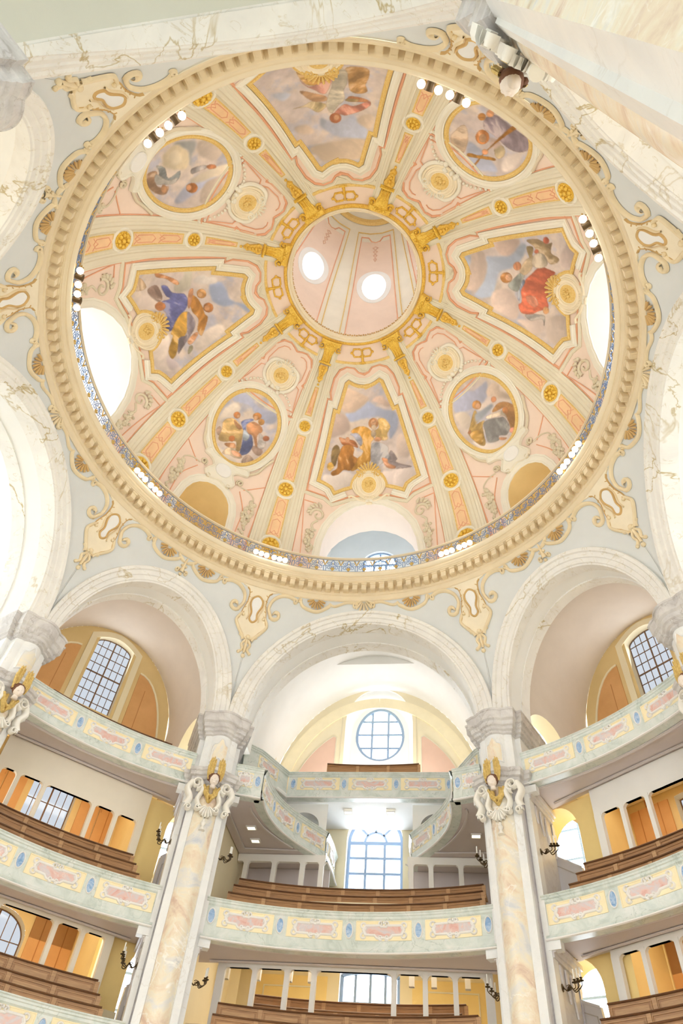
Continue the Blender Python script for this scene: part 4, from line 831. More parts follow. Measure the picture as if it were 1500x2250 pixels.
# --- ribs: one is built, the others are turned copies
def rib_w(p): return .2 + 1.02 * cos(radians(p))
def build_rib(c):
    M = Mdome(c); loc = M(np.array([0.]), np.array([PH(2)]), np.array([0.]))[0]
    root = thing('dome_rib', loc, '', 'rib', 'ribs of the dome')
    ps = np.linspace(1, 72, 60); G = []
    for p in ps:
        wv = rib_w(p); s_ = [-1, -1, -.93, -.9, -.8, -.77, -.5, -.46, -.4, .4, .46, .5, .77, .8, .9, .93, 1, 1]; hh = [-.02, .07, .07, .11, .11, .16, .16, .20, .13, .13, .20, .16, .16, .11, .11, .07, .07, -.02]
        G.append(M(np.array(s_) * wv, np.full(18, PH(p)), np.array(hh)))
    mb = MB(); mb.grid(G, flip=True); mb.build('moulding', 'dome_cream', root, 25)
    mb = MB()
    for s_ in (1, -1):
        mb.ribbon(M, [(s_ * rib_w(p) * 1.03, PH(p)) for p in np.linspace(1, 63, 50)], .035, .05, False, 'flat')
    mb.build('red_line', 'dome_line', root, 0)
    mb = MB()
    for s_ in (.62, .3): 
        for g in (1, -1): mb.ribbon(M, [(g * s_ * rib_w(p) if s_ > .5 else g * (rib_w(p) * .36), PH(p)) for p in np.linspace(1, 66, 50)], .05, .03, False, 'flat', .15 if s_ > .5 else .12)
    mb.build('painted_shade', 'dome_olive', root, 0)
    for p0, p1, w0, w1 in ((51.6, 59.4, .17, .09), (32.6, 45.6, .30, .22), (15.3, 27.0, .38, .31), (1.5, 9.6, .42, .39)):
        out = [(-w0, PH(p0)), (w0, PH(p0)), (w1, PH(p1)), (-w1, PH(p1))]
        mb = MB(); mb.slab(M, out, .03, .12, .3, 1); pn = mb.build('orange_panel', 'dome_orange', root, 30)
        mb = MB(); mb.ribbon(M, dense(out, .4, True), .07, .04, True, 'ogee', .13); mb.build('panel_frame', 'gilt_matt', pn, 30)
        # strapwork inside the panel
        n = max(1, int((p1 - p0) / 5.4)); mb = MB(); L = PH(p1) - PH(p0)
        for k in range(n):
            y0 = PH(p0) + L * (k + .08) / n; y1 = PH(p0) + L * (k + .92) / n; wv = (w0 + (w1 - w0) * (k + .5) / n) * .62; q = (y1 - y0) * .26
            mb.ribbon(M, [(0, y0), (wv, y0 + q * .6), (wv, y1 - q * .6), (0, y1), (-wv, y1 - q * .6), (-wv, y0 + q * .6)], .035, .022, True, 'flat', .15)
            mb.ribbon(M, smooth([(-wv * 1.4, y0 - .04), (-wv * .5, y0 + q * .4), (0, y0 + q), (wv * .5, y0 + q * .4), (wv * 1.4, y0 - .04)], 3), .03, .022, False, 'flat', .15)
        tag(mb.build('strapwork', 'dome_line', pn, 0), kind='stuff')
    for p, r in ((48.45, .315), (29.75, .42), (12.4, .47)):
        v = PH(p); mb = MB(); mb.ribbon(M, ell(0, v, r + .12, r + .12, 32), .16, .07, True, 'round', .12); mb.plate(M, ell(0, v, r + .1, r + .1, 32), .02, .12, True); ring = mb.build('rosette_ring', 'dome_light', root, 40)
        mb = MB(); mb.plate(M, ell(0, v, r, r, 30), .06, .13, True)
        for k in range(8):
            a = 2 * pi * k / 8; c2 = M(np.array([r * .62 * cos(a)]), np.array([v + r * .62 * sin(a)]), np.array([.21]))[0]; mb.ball(c2, r * .24, 7, 5)
            c2 = M(np.array([r * .88 * cos(a + .39)]), np.array([v + r * .88 * sin(a + .39)]), np.array([.20]))[0]; mb.ball(c2, r * .13, 6, 4)
        mb.ball(M(np.array([0.]), np.array([v]), np.array([.23]))[0], r * .27, 8, 6); mb.build('gilt_rosette', 'gilt_bright', ring, 60)
    # gilded console at the head of the rib
    cn = MB()
    cn.grid([M(np.array([-.30, -.28, -.2, 0, .2, .28, .30]) * k, np.full(7, PH(p)), np.array([.05, .1 + h * .7, .1 + h, .12 + h, .1 + h, .1 + h * .7, .05])) for p, k, h in ((65.9, .9, .0), (66.0, .95, .14), (66.5, .95, .2), (66.8, .82, .12), (68.5, .86, .14), (70.0, 1.1, .2), (71.0, 1.45, .26), (71.05, 1.9, .3), (71.9, 2.0, .34), (72.3, 2.0, .3), (72.35, 1.9, .0))], flip=True)
    con = cn.build('gilt_console', 'gilt_bright', root, 30)
    for s_ in (1, -1):
        mb = MB(); mb.ribbon(M, sp(s_ * .50, PH(70.55), .03, .2, 90 + 90 * s_, 1.4 * s_, 24), .075, .13, False, 'round', .2); mb.ball(M(np.array([s_ * .5]), np.array([PH(70.55)]), np.array([.34]))[0], .06, 6, 5); mb.build('console_volute', 'gilt_bright', con, 50)
    mb = MB(); mb.ribbon(M, [(-.36, PH(66.2)), (.36, PH(66.2))], .14, .22, False, 'round', .1)
    for k in range(3): mb.ribbon(M, smooth([(.16 * (k - 1), PH(66.8)), (.16 * (k - 1), PH(68.6)), (.22 * (k - 1), PH(70.4))], 3), .085, .10, False, 'round', .22)
    for k in range(5): mb.ball(M(np.array([.11 * (k - 2)]), np.array([PH(71.4 + .25 * (k % 2))]), np.array([.46]))[0], .08, 7, 5)
    tag(mb.build('console_leaf', 'gilt_bright', con, 50), kind='stuff')
    mb = MB(); drop = [(-.2, PH(65.6)), (.2, PH(65.6)), (.27, PH(64.8)), (.2, PH(63.9)), (.13, PH(62.6)), (.17, PH(61.9)), (0, PH(61.0)), (-.17, PH(61.9)), (-.13, PH(62.6)), (-.2, PH(63.9)), (-.27, PH(64.8))]
    mb.plate(M, drop, .13, .13)
    for q, r in ((65.0, .12), (64.2, .1), (63.3, .09), (62.3, .08), (61.2, .07), (60.3, .075)): mb.ball(M(np.array([0.]), np.array([PH(q)]), np.array([.27]))[0], (r, r, r), 7, 5)
    mb.build('gilt_drop', 'gilt', root, 40)
    return root
def side_word(a):
    a = a % 360
    return {64.26: 'right of the winged-lion picture', 115.74: 'left of the winged-lion picture', 154.26: 'below the blue-robed picture', 205.74: 'above the blue-robed picture', 244.26: 'left of the upside-down picture', 295.74: 'right of the upside-down picture', 334.26: 'above the red-robed picture', 25.74: 'below the red-robed picture'}[a]
RIB0 = build_rib(90.0)
ribs = []
for k, a in enumerate(K):
    lb = 'cream dome rib with gilt rosettes, %s' % side_word(a)
    r_ = spin_copy(RIB0, a - 90.0, lb)
    ribs.append(r_)
def drop_tree(o):
    for c in list(o.children): drop_tree(c)
    bpy.data.objects.remove(o, do_unlink=True)
drop_tree(RIB0)

# --- pictures
def fbm(X, Y, sc, seed, octv=5):
    rng = np.random.RandomState(seed); out = np.zeros(X.shape); amp = 1; tot = 0
    for o in range(octv):
        g = rng.rand(64, 64); x = X * sc; y = Y * sc; i = np.floor(x).astype(int); j = np.floor(y).astype(int); fx = x - i; fy = y - j; fx = fx * fx * (3 - 2 * fx); fy = fy * fy * (3 - 2 * fy)
        i0, i1, j0, j1 = i % 64, (i + 1) % 64, j % 64, (j + 1) % 64
        out += amp * (g[i0, j0] * (1 - fx) * (1 - fy) + g[i1, j0] * fx * (1 - fy) + g[i0, j1] * (1 - fx) * fy + g[i1, j1] * fx * fy); tot += amp; amp *= .55; sc *= 2.03
    return out / tot
def parse(s): return np.array([[float(x) for x in q.split(',')] for q in s.split()])
def paint_fresco(key, out, cell=.036):
    """paint the ceiling picture on its own fine mesh: clouds, then figures, each with folds"""
    lo, hi = out.min(0), out.max(0); nx, ny = int((hi[0] - lo[0]) / cell) + 2, int((hi[1] - lo[1]) / cell) + 2
    X, Y = np.meshgrid(lo[0] + np.arange(nx) * cell, lo[1] + np.arange(ny) * cell, indexing='ij'); sd = abs(hash(key)) % 1000 if False else sum(map(ord, key))
    wx = X + .16 * (fbm(X, Y, 1.8, sd + 1) - .5); wy = Y + .16 * (fbm(X, Y, 1.8, sd + 2) - .5)
    n1 = fbm(wx + .3 * fbm(X, Y, 2.2, sd + 8), wy, .8, sd + 3)[..., None]; n2 = fbm(X, Y, 1.3, sd + 4)[..., None]
    c = np.array([208, 194, 192.]) + (np.array([228, 212, 200.]) - np.array([208, 194, 192.])) * np.clip((n1 - .35) * 3, 0, 1)
    c = c + (np.array([184, 186, 206.]) - c) * np.clip((n2 - .52) * 5, 0, 1) * .8
    c = c * (.86 + .26 * fbm(wx, wy, 2.2, sd + 5))[..., None]
    L = FRESCO[key]
    for q, (r, g, b, s_) in enumerate(L):
        P = smooth(parse(s_), 4, True); size = np.ptp(P, axis=0).max(); cloud = (min(r, g, b) > 150 and q < 9 and size > .5)
        wob = 1.0 if cloud else .35
        x2, y2 = X + (wx - X) * wob, Y + (wy - Y) * wob
        m = np.zeros(X.shape)
        for dx, dy in ((0, 0), (.018, .012), (-.018, .012), (.012, -.018), (-.012, -.018)): m += inside(x2 + dx, y2 + dy, P)
        m /= 5.
        if cloud:
            for _ in range(4): m = (m + np.roll(m, 1, 0) + np.roll(m, -1, 0) + np.roll(m, 1, 1) + np.roll(m, -1, 1)) / 5
        a = radians(37 * q + 20); xw, yw = X + .5 * (fbm(X, Y, 1.1, sd + 5 * q) - .5), Y + .5 * (fbm(X, Y, 1.1, sd + 6 * q) - .5); f1 = fbm(xw * cos(a) + yw * sin(a), (yw * cos(a) - xw * sin(a)) * .38, 3.0, sd + 11 * q, 4); f2 = fbm(X, Y, 6, sd + 7 * q, 3)
        f1 = np.clip((f1 - .5) * 2.4 + .5, 0, 1); fold = .78 + .38 * f1 + .14 * (f2 - .5) if not cloud else .94 + .13 * f1 * f2 + .03
        cx_, cy_ = P.mean(0); fold = fold * (1 + .16 * np.clip(((X - cx_) * .7 + (Y - cy_) * .7) / (size * .5 + .05), -1, 1))
        if size < .35: fold = .9 + .2 * f2
        tint = np.array([r, g, b], float)[None, None] * np.clip(fold, .55, 1.2)[..., None]
        if not cloud:                                                        # brown contour as a fresco painter draws it
            hl = np.clip((f1 - .72) * 4, 0, 1)[..., None] * .35; tint = tint * (1 - hl) + np.array([250, 240, 224.]) * hl if size > .5 else tint
            mm = m.copy()
            for _ in range(2): mm = (mm + np.roll(mm, 1, 0) + np.roll(mm, -1, 0) + np.roll(mm, 1, 1) + np.roll(mm, -1, 1)) / 5
            ed = np.clip(1 - np.abs(mm - .5) * 2.6, 0, 1)[..., None] * .4; tint = tint * (1 - ed) + np.array([128, 92, 70.]) * ed
        c = c * (1 - m[..., None]) + tint * m[..., None]
    c = c * .87 + np.array([236, 222, 208.]) * .13; c = np.clip(c, 0, 255); return X, Y, c
LIN = np.array([lin((i, i, i))[0] for i in range(256)])
def fresco_mesh(name, key, c, out, parent, grow=1.0):
    X, Y, colr = paint_fresco(key, out); nx, ny = X.shape
    k = inside(X[:-1, :-1] + .018, Y[:-1, :-1] + .018, offset(out, .05))
    P = Mdome(c)(X.ravel(), Y.ravel(), np.full(X.size, .05)); org = np.array(parent['_org'])
    idx = np.arange(nx * ny).reshape(nx, ny); q = np.stack([idx[:-1, :-1], idx[1:, :-1], idx[1:, 1:], idx[:-1, 1:]], -1)[k]
    used = np.unique(q); rm = -np.ones(nx * ny, int); rm[used] = np.arange(len(used)); q = rm[q][:, ::-1]
    me = bpy.data.meshes.new(name); me.vertices.add(len(used)); me.vertices.foreach_set('co', (P[used] - org).ravel())
    me.loops.add(q.size); me.loops.foreach_set('vertex_index', q.ravel().astype(np.int32)); me.polygons.add(len(q)); me.polygons.foreach_set('loop_start', np.arange(0, q.size, 4, dtype=np.int32)); me.polygons.foreach_set('use_smooth', np.ones(len(q), bool))
    me.update(calc_edges=True); at = me.color_attributes.new('Col', 'FLOAT_COLOR', 'POINT'); cl = LIN[colr.reshape(-1, 3)[used].astype(int)]
    at.data.foreach_set('color', np.hstack([cl, np.ones((len(cl), 1))]).astype(np.float32).ravel()); me.materials.append(MAT['fresco_paint'])
    o = bpy.data.objects.new(name, me); COL.objects.link(o); o.parent = parent; o['_org'] = parent['_org']; return o

WFR = sym([(.0, 61.35), (.35, 61.5), (.62, 61.95), (.87, 62.55), (1.02, 62.0), (1.61, 54.3), (1.82, 54.5), (2.89, 34.75), (2.5, 34.15), (2.16, 33.3), (1.98, 31.75), (1.44, 33.0), (.98, 33.75), (.98, 34.4), (.9, 35.6), (.74, 36.9), (.45, 38.1), (.01, 38.6)])
WPK = sym([(.0, 64.6), (.3, 65.1), (.5, 66.2), (.95, 66.4), (1.35, 65.4), (1.72, 63.0), (2.0, 59.2), (1.98, 57.4), (2.22, 57.2), (3.3, 38.0), (3.55, 31.5), (3.25, 31.3), (2.5, 30.6), (2.1, 29.2), (1.2, 30.8), (.6, 31.2), (.0, 31.2)])
def medal(M, root, v, r, ry, big, name='medallion'):
    mb = MB(); mb.ribbon(M, ell(0, v, r + .14, ry + .14, 36), .3, .16, True, 'ogee', .02); mb.ribbon(M, ell(0, v, r + .36, ry + .34, 36), .14, .1, True, 'round', .03)
    rg = mb.build('medallion_frame', 'ornament_pale', root, 30)
    mb = MB(); mb.plate(M, ell(0, v, r, ry, 30), .03, .06, True); rng = random.Random(int(v * 100)); 
    for k in range(13):
        a, q = rng.uniform(0, 6.28), rng.uniform(.05, .62); cpt = M(np.array([q * r * cos(a)]), np.array([v + q * ry * sin(a)]), np.array([.11]))[0]; mb.ball(cpt, (r * rng.uniform(.13, .27), r * rng.uniform(.12, .2), r * .16), 7, 5)
    tag(mb.build('gilt_relief', 'gilt_matt', rg, 60), kind='stuff')
    return rg
def acanthus(mb, M, u, v, s_, sg, h=.05):
    """a curling leaf scroll"""
    mb.ribbon(M, sp(u, v, .05 * s_, .34 * s_, 100 if sg > 0 else 80, 1.25 * sg, 26), np.linspace(.06, .13, 26) * s_, h, False, 'round', .02)
    for k in range(5):
        a = radians(70 + 22 * k) if sg > 0 else radians(110 - 22 * k); r0, r1 = .38 * s_, (.62 - .03 * k) * s_
        mb.ribbon(M, [(u + r0 * cos(a), v + r0 * sin(a)), (u + (r0 + r1) / 2 * cos(a + .1 * sg), v + (r0 + r1) / 2 * sin(a + .1 * sg)), (u + r1 * cos(a + .3 * sg), v + r1 * sin(a + .3 * sg))], np.array([.12, .15, .05]) * s_, h, False, 'round', .02)
def flowers(mb, M, u, v, n, s_, seed=1):
    rng = random.Random(seed)
    for k in range(n):
        t = k / n; wv = .2 * s_ * sin(pi * (.15 + .8 * t)); uu, vv = u + rng.uniform(-wv, wv), v - t * 1.1 * s_
        mb.ball(M(np.array([uu]), np.array([vv]), np.array([.05]))[0], .085 * s_ * rng.uniform(.7, 1.2), 6, 4)
def flute_shell(mb, M, u, v, r, h=.08, n=9, a0=20, a1=160):
    for k in range(n):
        a = radians(a0 + (a1 - a0) * k / (n - 1)); mb.ribbon(M, [(u + .25 * r * cos(a), v + .25 * r * sin(a)), (u + .7 * r * cos(a), v + .7 * r * sin(a)), (u + r * cos(a), v + r * sin(a))], np.array([.06, .2, .16]) * r, h, False, 'round', .05)

def wide_panel(c, key, label):
    M = Mdome(c); loc = M(np.array([0.]), np.array([PH(45)]), np.array([0.]))[0]; root = thing('ceiling_fresco', loc, label, 'painting', 'pictures between the dome ribs')
    fresco_mesh('painting', key, c, WFR, root)
    mb = MB(); mb.ribbon(M, dense(WFR, .5, True), .20, .12, True, 'ogee', .02); mb.build('gilt_frame', 'gilt_matt', root, 30)
    o1 = offset(WFR[:-1], .30); o1 = o1[[i for i in range(len(o1)) if not (abs(o1[i][0]) < 1.0 and o1[i][1] < PH(40))]]
    i0 = int(np.argmin(np.abs(o1[:, 0] - .99) + 10 * (o1[:, 1] > PH(40)))) 
    L = np.roll(o1, -(int(np.argmax([(p[0] < 0 and p[1] < PH(36)) * (3 - abs(p[0])) for p in o1]))), 0)
    mb = MB(); mb.ribbon(M, dense(L, .5), .34, .17, False, 'ogee', .01); mb.build('cream_moulding', 'dome_light', root, 30)
    mb = MB(); P = WPK[3:-3]; mb.ribbon(M, dense(P, .5), .045, .035, False, 'flat', .01); mb.ribbon(M, dense(WPK, .5, True), .10, .08, True, 'round', .0)
    mb.build('red_line', 'dome_line', root, 0)
    mb = MB(); mb.ribbon(M, dense(offset(WPK, .16), .5, True), .20, .10, True, 'ogee', .0); mb.build('outer_moulding', 'dome_cream', root, 30)
    rg = medal(M, root, PH(34.3), .43, .5, True)
    mb = MB(); flute_shell(mb, M, 0, PH(37.4), .72, .1, 9, 15, 165)
    for s_ in (1, -1): mb.ribbon(M, sp(s_ * .52, PH(37.2), .04, .22, 90, 1.4 * s_, 20), .09, .12, False, 'round', .06)
    mb.build('shell', 'gilt_matt', rg, 40)
    mb = MB()
    for s_ in (1, -1):
        mb.ribbon(M, sp(s_ * .17, PH(30.6), .03, .15, 90, 1.3 * s_, 16), .08, .1, False, 'round', .05)
        mb.ribbon(M, smooth([(s_ * .2, PH(29.7)), (s_ * .5, PH(29.9)), (s_ * .8, PH(30.7)), (s_ * 1.0, PH(31.2)), (s_ * 1.2, PH(30.8))], 4), .14, .1, False, 'round', .05)
        mb.ribbon(M, smooth([(s_ * .75, PH(36)), (s_ * .92, PH(34)), (s_ * .7, PH(32)), (s_ * .4, PH(31))], 4), .13, .1, False, 'round', .05)
    for k in range(4): mb.ball(M(np.array([.07 * (k - 1.5)]), np.array([PH(28.9)]), np.array([.1]))[0], .09, 6, 4)
    mb.build('scrolls', 'ornament_pale', rg, 40)
    mb = MB()
    for s_ in (1, -1):
        acanthus(mb, M, s_ * 2.9, PH(24.8), 1.25, -s_, .09); mb.ribbon(M, smooth([(s_ * 2.9, PH(23.2)), (s_ * 3.2, PH(22)), (s_ * 3.15, PH(20.6)), (s_ * 2.95, PH(20.2))], 4), .12, .05, False, 'round', .02); flowers(mb, M, s_ * 3.3, PH(20.4), 30, 1.35, 3 + s_)
    tag(mb.build('stucco_leaf', 'dome_olive', root, 40), kind='stuff')
    mb = MB()
    for s_ in (1, -1): mb.ribbon(M, dense([(s_ * 3.75, PH(2)), (s_ * 3.72, PH(28.6)), (s_ * 3.0, PH(28.2))], .5), .05, .03, False, 'flat', .005)
    tag(mb.build('pink_outline', 'dome_line', root, 0), kind='stuff')
    mb = MB(); mb.ribbon(M, dense(offset(WO, .20)[1:-1], .3), .42, .10, False, 'ogee', .0); mb.build('window_surround', 'dome_light', root, 30)
    return root
def narrow_panel(c, key, label):
    M = Mdome(c); loc = M(np.array([0.]), np.array([PH(45)]), np.array([0.]))[0]; root = thing('ceiling_fresco', loc, label, 'painting', 'pictures between the dome ribs')
    out = ell(.08, PH(40.7), 1.80, 2.22, 56); fresco_mesh('painting', key, c, out, root)
    mb = MB(); mb.ribbon(M, out, .20, .12, True, 'ogee', .02); mb.build('gilt_frame', 'gilt_matt', root, 30)
    mb = MB(); mb.ribbon(M, offset(out, .30), .36, .17, True, 'ogee', .01); mb.build('cream_moulding', 'dome_light', root, 30)
    NPK = sym([(.0, 65.5), (.25, 66.1), (.55, 66.4), (.95, 65.6), (1.25, 63.5), (1.42, 59.6), (1.35, 58.4), (1.52, 58.0), (1.85, 53.0), (2.15, 49.5)])
    mb = MB(); mb.ribbon(M, dense(NPK, .4), .10, .08, False, 'round'); mb.ribbon(M, dense(offset(NPK, -.28)[1:-1], .4), .04, .035, False, 'flat', .01); mb.build('red_line', 'dome_line', root, 0)
    mb = MB(); mb.ribbon(M, dense(offset(NPK, .16), .4), .18, .09, False, 'ogee'); mb.build('outer_moulding', 'dome_cream', root, 30)
    rg = medal(M, root, PH(57.9), .45, .46, False)
    mb = MB()
    for s_ in (1, -1):
        mb.ribbon(M, sp(s_ * .5, PH(60.1), .04, .2, 90, 1.4 * s_, 20), .1, .12, False, 'round', .06)
        mb.ribbon(M, smooth([(s_ * .3, PH(61.4)), (s_ * .8, PH(60.4)), (s_ * .98, PH(58)), (s_ * .86, PH(55.6)), (s_ * .45, PH(54))], 4), .2, .09, False, 'round', .04)
        for k in range(9): mb.ball(M(np.array([s_ * (.5 + .17 * k)]), np.array([PH(54.3) - .015 * k * k * 1.2]), np.array([.06]))[0], .08, 6, 4)
    flute_shell(mb, M, 0, PH(60.0), .55, .1, 7)
    rng = random.Random(5)
    for k in range(14): mb.ball(M(np.array([rng.uniform(-.4, .4)]), np.array([PH(rng.uniform(52.2, 55))]), np.array([.1]))[0], rng.uniform(.07, .14), 7, 5)
    tag(mb.build('stucco_garland', 'dome_light', rg, 45), kind='stuff')
    # shield below the picture
    mb = MB(); shield = smooth([(-1.35, PH(29.0)), (-.9, PH(28.6)), (-.6, PH(27.2)), (-.9, PH(24.8)), (-.5, PH(23.4)), (0, PH(24.2)), (.5, PH(23.4)), (.9, PH(24.8)), (.6, PH(27.2)), (.9, PH(28.6)), (1.35, PH(29.0)), (1.2, PH(30.6)), (.6, PH(30.0)), (0, PH(29.7)), (-.6, PH(30.0)), (-1.2, PH(30.6))], 3, True)
    mb.plate(M, shield, .12, .02, False); mb.ribbon(M, shield, .1, .2, True, 'round', .02); sh = mb.build('shield', 'dome_light', root, 35)
    mb = MB(); mb.plate(M, ell(0, PH(27.0), .42, .34, 24), .04, .18, True); mb.ribbon(M, ell(0, PH(27.0), .44, .36, 24), .07, .07, True, 'round', .17); mb.build('boss', 'white_plaster', sh, 40)
    mb = MB()
    for s_ in (1, -1):
        mb.ribbon(M, sp(s_ * 1.15, PH(26.4), .04, .2, 90, 1.4 * s_, 18), .1, .1, False, 'round', .04); mb.ribbon(M, sp(s_ * .62, PH(23.6), .03, .15, 90, -1.3 * s_, 16), .08, .1, False, 'round', .06)
        mb.ribbon(M, smooth([(s_ * 1.3, PH(29.5)), (s_ * 1.75, PH(31.5)), (s_ * 1.95, PH(34)), (s_ * 2.2, PH(36.5))], 4), .16, .1, False, 'round', .04)
        flowers(mb, M, s_ * 2.25, PH(22.8), 30, 1.4, 7 + s_); flowers(mb, M, s_ * 2.3, PH(15.0), 16, .95, 9 + s_)
        mb.ribbon(M, smooth([(s_ * 1.3, PH(25.6)), (s_ * 1.8, PH(25.4)), (s_ * 2.2, PH(24.2)), (s_ * 2.25, PH(22.8))], 4), .07, .05, False, 'round', .02)
    tag(mb.build('stucco_leaf', 'dome_olive', root, 40), kind='stuff')
    mb = MB()
    for s_ in (1, -1): mb.ribbon(M, dense([(s_ * 2.72, PH(29.5)), (s_ * 2.78, PH(2))], .5), .05, .03, False, 'flat', .005); mb.ribbon(M, smooth([(s_ * 1.35, PH(24.4)), (s_ * 1.95, PH(19.5)), (s_ * 2.02, PH(14)), (s_ * 2.05, PH(2))], 5), .05, .03, False, 'flat', .005); mb.ribbon(M, dense([(s_ * 2.66, PH(29.0)), (s_ * 1.5, PH(25.2))], .4), .05, .03, False, 'flat', .005)
    tag(mb.build('pink_outline', 'dome_line', root, 0), kind='stuff')
    mb = MB(); mb.ribbon(M, dense(offset(NO, .20)[1:-1], .3), .42, .10, False, 'ogee', .0); mb.build('window_surround', 'dome_light', root, 30)
    return root
wide_panel(90, 'mark', 'dome picture of a man in ochre cloak reading beside a winged lion')
wide_panel(180, 'angels', 'dome picture of a blue-cloaked figure with two brown-clad angels')
wide_panel(0, 'red', 'dome picture of a seated figure in red robe with an eagle')
wide_panel(270, 'ox', 'upside-down dome picture of a white-robed man beside an ox')
narrow_panel(135, 'cherubs', 'oval dome picture of ochre and blue women with children')
narrow_panel(45, 'seated', 'oval dome picture of a grey-skirted sitting figure raising a hand')
narrow_panel(225, 'rays', 'oval dome picture of an upside-down grey-robed figure with outstretched hand')
narrow_panel(315, 'cross', 'oval dome picture of a purple-robed figure holding a wooden cross')

# --- ring round the eye of the dome
ring = thing('oculus_ring', (0, 0, 37.4), 'gilded ring with egg moulding round the eye of the dome', 'ring'); M0 = Mdome(0)
def rev_dome(mb, L, n=160):
    A = np.linspace(0, 2 * pi, n, endpoint=False); G = []
    for p, h in L:
        q = radians(p); r = (DA - h) * cos(q); z = DZ + (DB - h) * sin(q); G.append([(r * cos(a), r * sin(a), z) for a in A])
    return mb.grid(G, cv=True)
mb = MB(); rev_dome(mb, [(66.0, 0), (66.0, .03), (67.5, .03)]); mb.build('cream_band', 'dome_cream', ring, 30)
mb = MB(); rev_dome(mb, [(67.5, .03), (72.2, .03)]); mb.build('pink_band', 'dome_pink', ring, 30)
mb = MB(); rev_dome(mb, [(67.2, .02), (67.2, .08), (67.55, .10), (67.9, .08), (67.9, .02)]); mb.build('gilt_line', 'gilt_matt', ring, 30)
mb = MB(); rev_dome(mb, [(72.2, .0), (72.2, .10), (72.45, .16), (72.9, .16), (72.95, .10)]); mb.build('gilt_band', 'gilt', ring, 40)
mb = MB(); rev_dome(mb, [(72.95, .08), (72.95, .2), (73.2, .24), (73.45, .2), (73.5, .12), (73.8, .14), (74.06, .05)]); mb.build('cream_moulding', 'ornament_pale', ring, 40)
mb = MB(); P = [(3.46, 37.36), (3.40, 37.34), (3.36, 37.40), (3.38, 37.46), (3.33, 37.5), (3.33, 37.6), (3.36, 37.66), (3.42, 37.9)]; revolve(mb, P, 160); mb.build('cream_band', 'ornament_pale', ring, 40)
mb = MB()
for k in range(84):
    a = 2 * pi * k / 84; ct = np.array([3.37 * cos(a), 3.37 * sin(a), 37.72]); mb.ball(ct, (.07, .07, .14), 6, 5, [[cos(a), sin(a), 0], [-sin(a), cos(a), 0], [0, 0, 1]])
    b_ = a + pi / 84; mb.ball(np.array([3.36 * cos(b_), 3.36 * sin(b_), 37.84]), .05, 5, 4)
tag(mb.build('egg_moulding', 'ornament_dark', ring, 60), kind='stuff')
first = None
mb = MB(); M = Mdome(90)
for s_ in (1, -1):
    mb.ribbon(M, [(s_ * .06, PH(70.9)), (s_ * .12, PH(71.2)), (s_ * .45, PH(71.2)), (s_ * .56, PH(70.2)), (s_ * .45, PH(69.2)), (s_ * .12, PH(69.2)), (s_ * .06, PH(69.6))], .10, .09, False, 'round', .03)
    mb.ball(M(np.array([s_ * .60]), np.array([PH(70.2)]), np.array([.1]))[0], .08, 6, 4)
mb.ribbon(M, [(0, PH(71.2)), (0, PH(68.2)), (0, PH(67.2))], np.array([.10, .16, .22]), .10, False, 'round', .03); mb.ribbon(M, [(-.18, PH(67.6)), (.18, PH(67.6))], .1, .1, False, 'round', .05)
g0 = mb.build('gilt_ornament', 'gilt', ring, 40, None)
for a in WIDE[1:] + NARROW: 
    c = g0.copy(); COL.objects.link(c); c.parent = ring; c.rotation_euler = (0, 0, radians(a - 90))
# --- the shell above the eye with its oval lights
prof = [(3.42, 37.9), (5.2, 38.2), (7.3, 39.5), (7.6, 43), (7.5, 46), (6.9, 49.2), (6.2, 53), (5.4, 57), (4.5, 61.8), (4.0, 63.2), (3.4, 64.2), (1.8, 65.4), (.02, 65.8)]
pr = np.array(prof); zz = np.concatenate([pr[:2, 1], np.linspace(39.5, 63, 60), pr[-3:, 1]]); rr = np.interp(zz, pr[:, 1], pr[:, 0])
NA2 = 288; A2 = np.linspace(0, 2 * pi, NA2, endpoint=False); G = np.array([[(r * cos(a), r * sin(a), z) for r, z in zip(rr, zz)] for a in A2])
keep = np.ones((NA2, len(zz) - 1), bool); zm = (zz[1:] + zz[:-1]) / 2; rm_ = (rr[1:] + rr[:-1]) / 2; ovals = []
for k in range(8):
    c = 91 + 45 * k + (2 if k == 1 else 0); ovals.append((c, 53.0, .98, 1.75)); ovals.append((c, 44.6, .98, 1.6))
for c, zc, a, b in ovals:
    U = np.radians((np.degrees(A2 + pi / NA2)[:, None] - c + 180) % 360 - 180) * rm_[None]; keep &= ~((U / (a + .14)) ** 2 + ((zm[None] - zc) / (b + .22)) ** 2 < 1)
mb = MB(); mb.grid(G, cu=True, keep=keep); up = tag(mb.build('ceiling_lantern_shell', 'dome_light', smooth=180), kind=S); up['_org'] = (0, 0, 0)
def Mshell(c):
    def M(u, v, h):
        u, v, h = (np.asarray(x, float) for x in (u, v, h)); r = np.interp(v, pr[:, 1], pr[:, 0]); a = radians(c) + u / r; r = r - h
        return np.stack([r * cos(0) * np.cos(a), r * np.sin(a), v], -1)
    return M
for c, zc, a, b in ovals:
    M = Mshell(c); mb = MB(); mb.ribbon(M, ell(0, zc, a + .16, b + .22, 40), .42, .10, True, 'flat', -.03); mb.build('oval_surround', 'white_plaster', up, 30); mb = MB(); mb.plate(M, ell(0, zc, a + .1, b + .12, 28), .02, -.3, True); mb.build('oval_pane', 'milk_glass', up, 0)
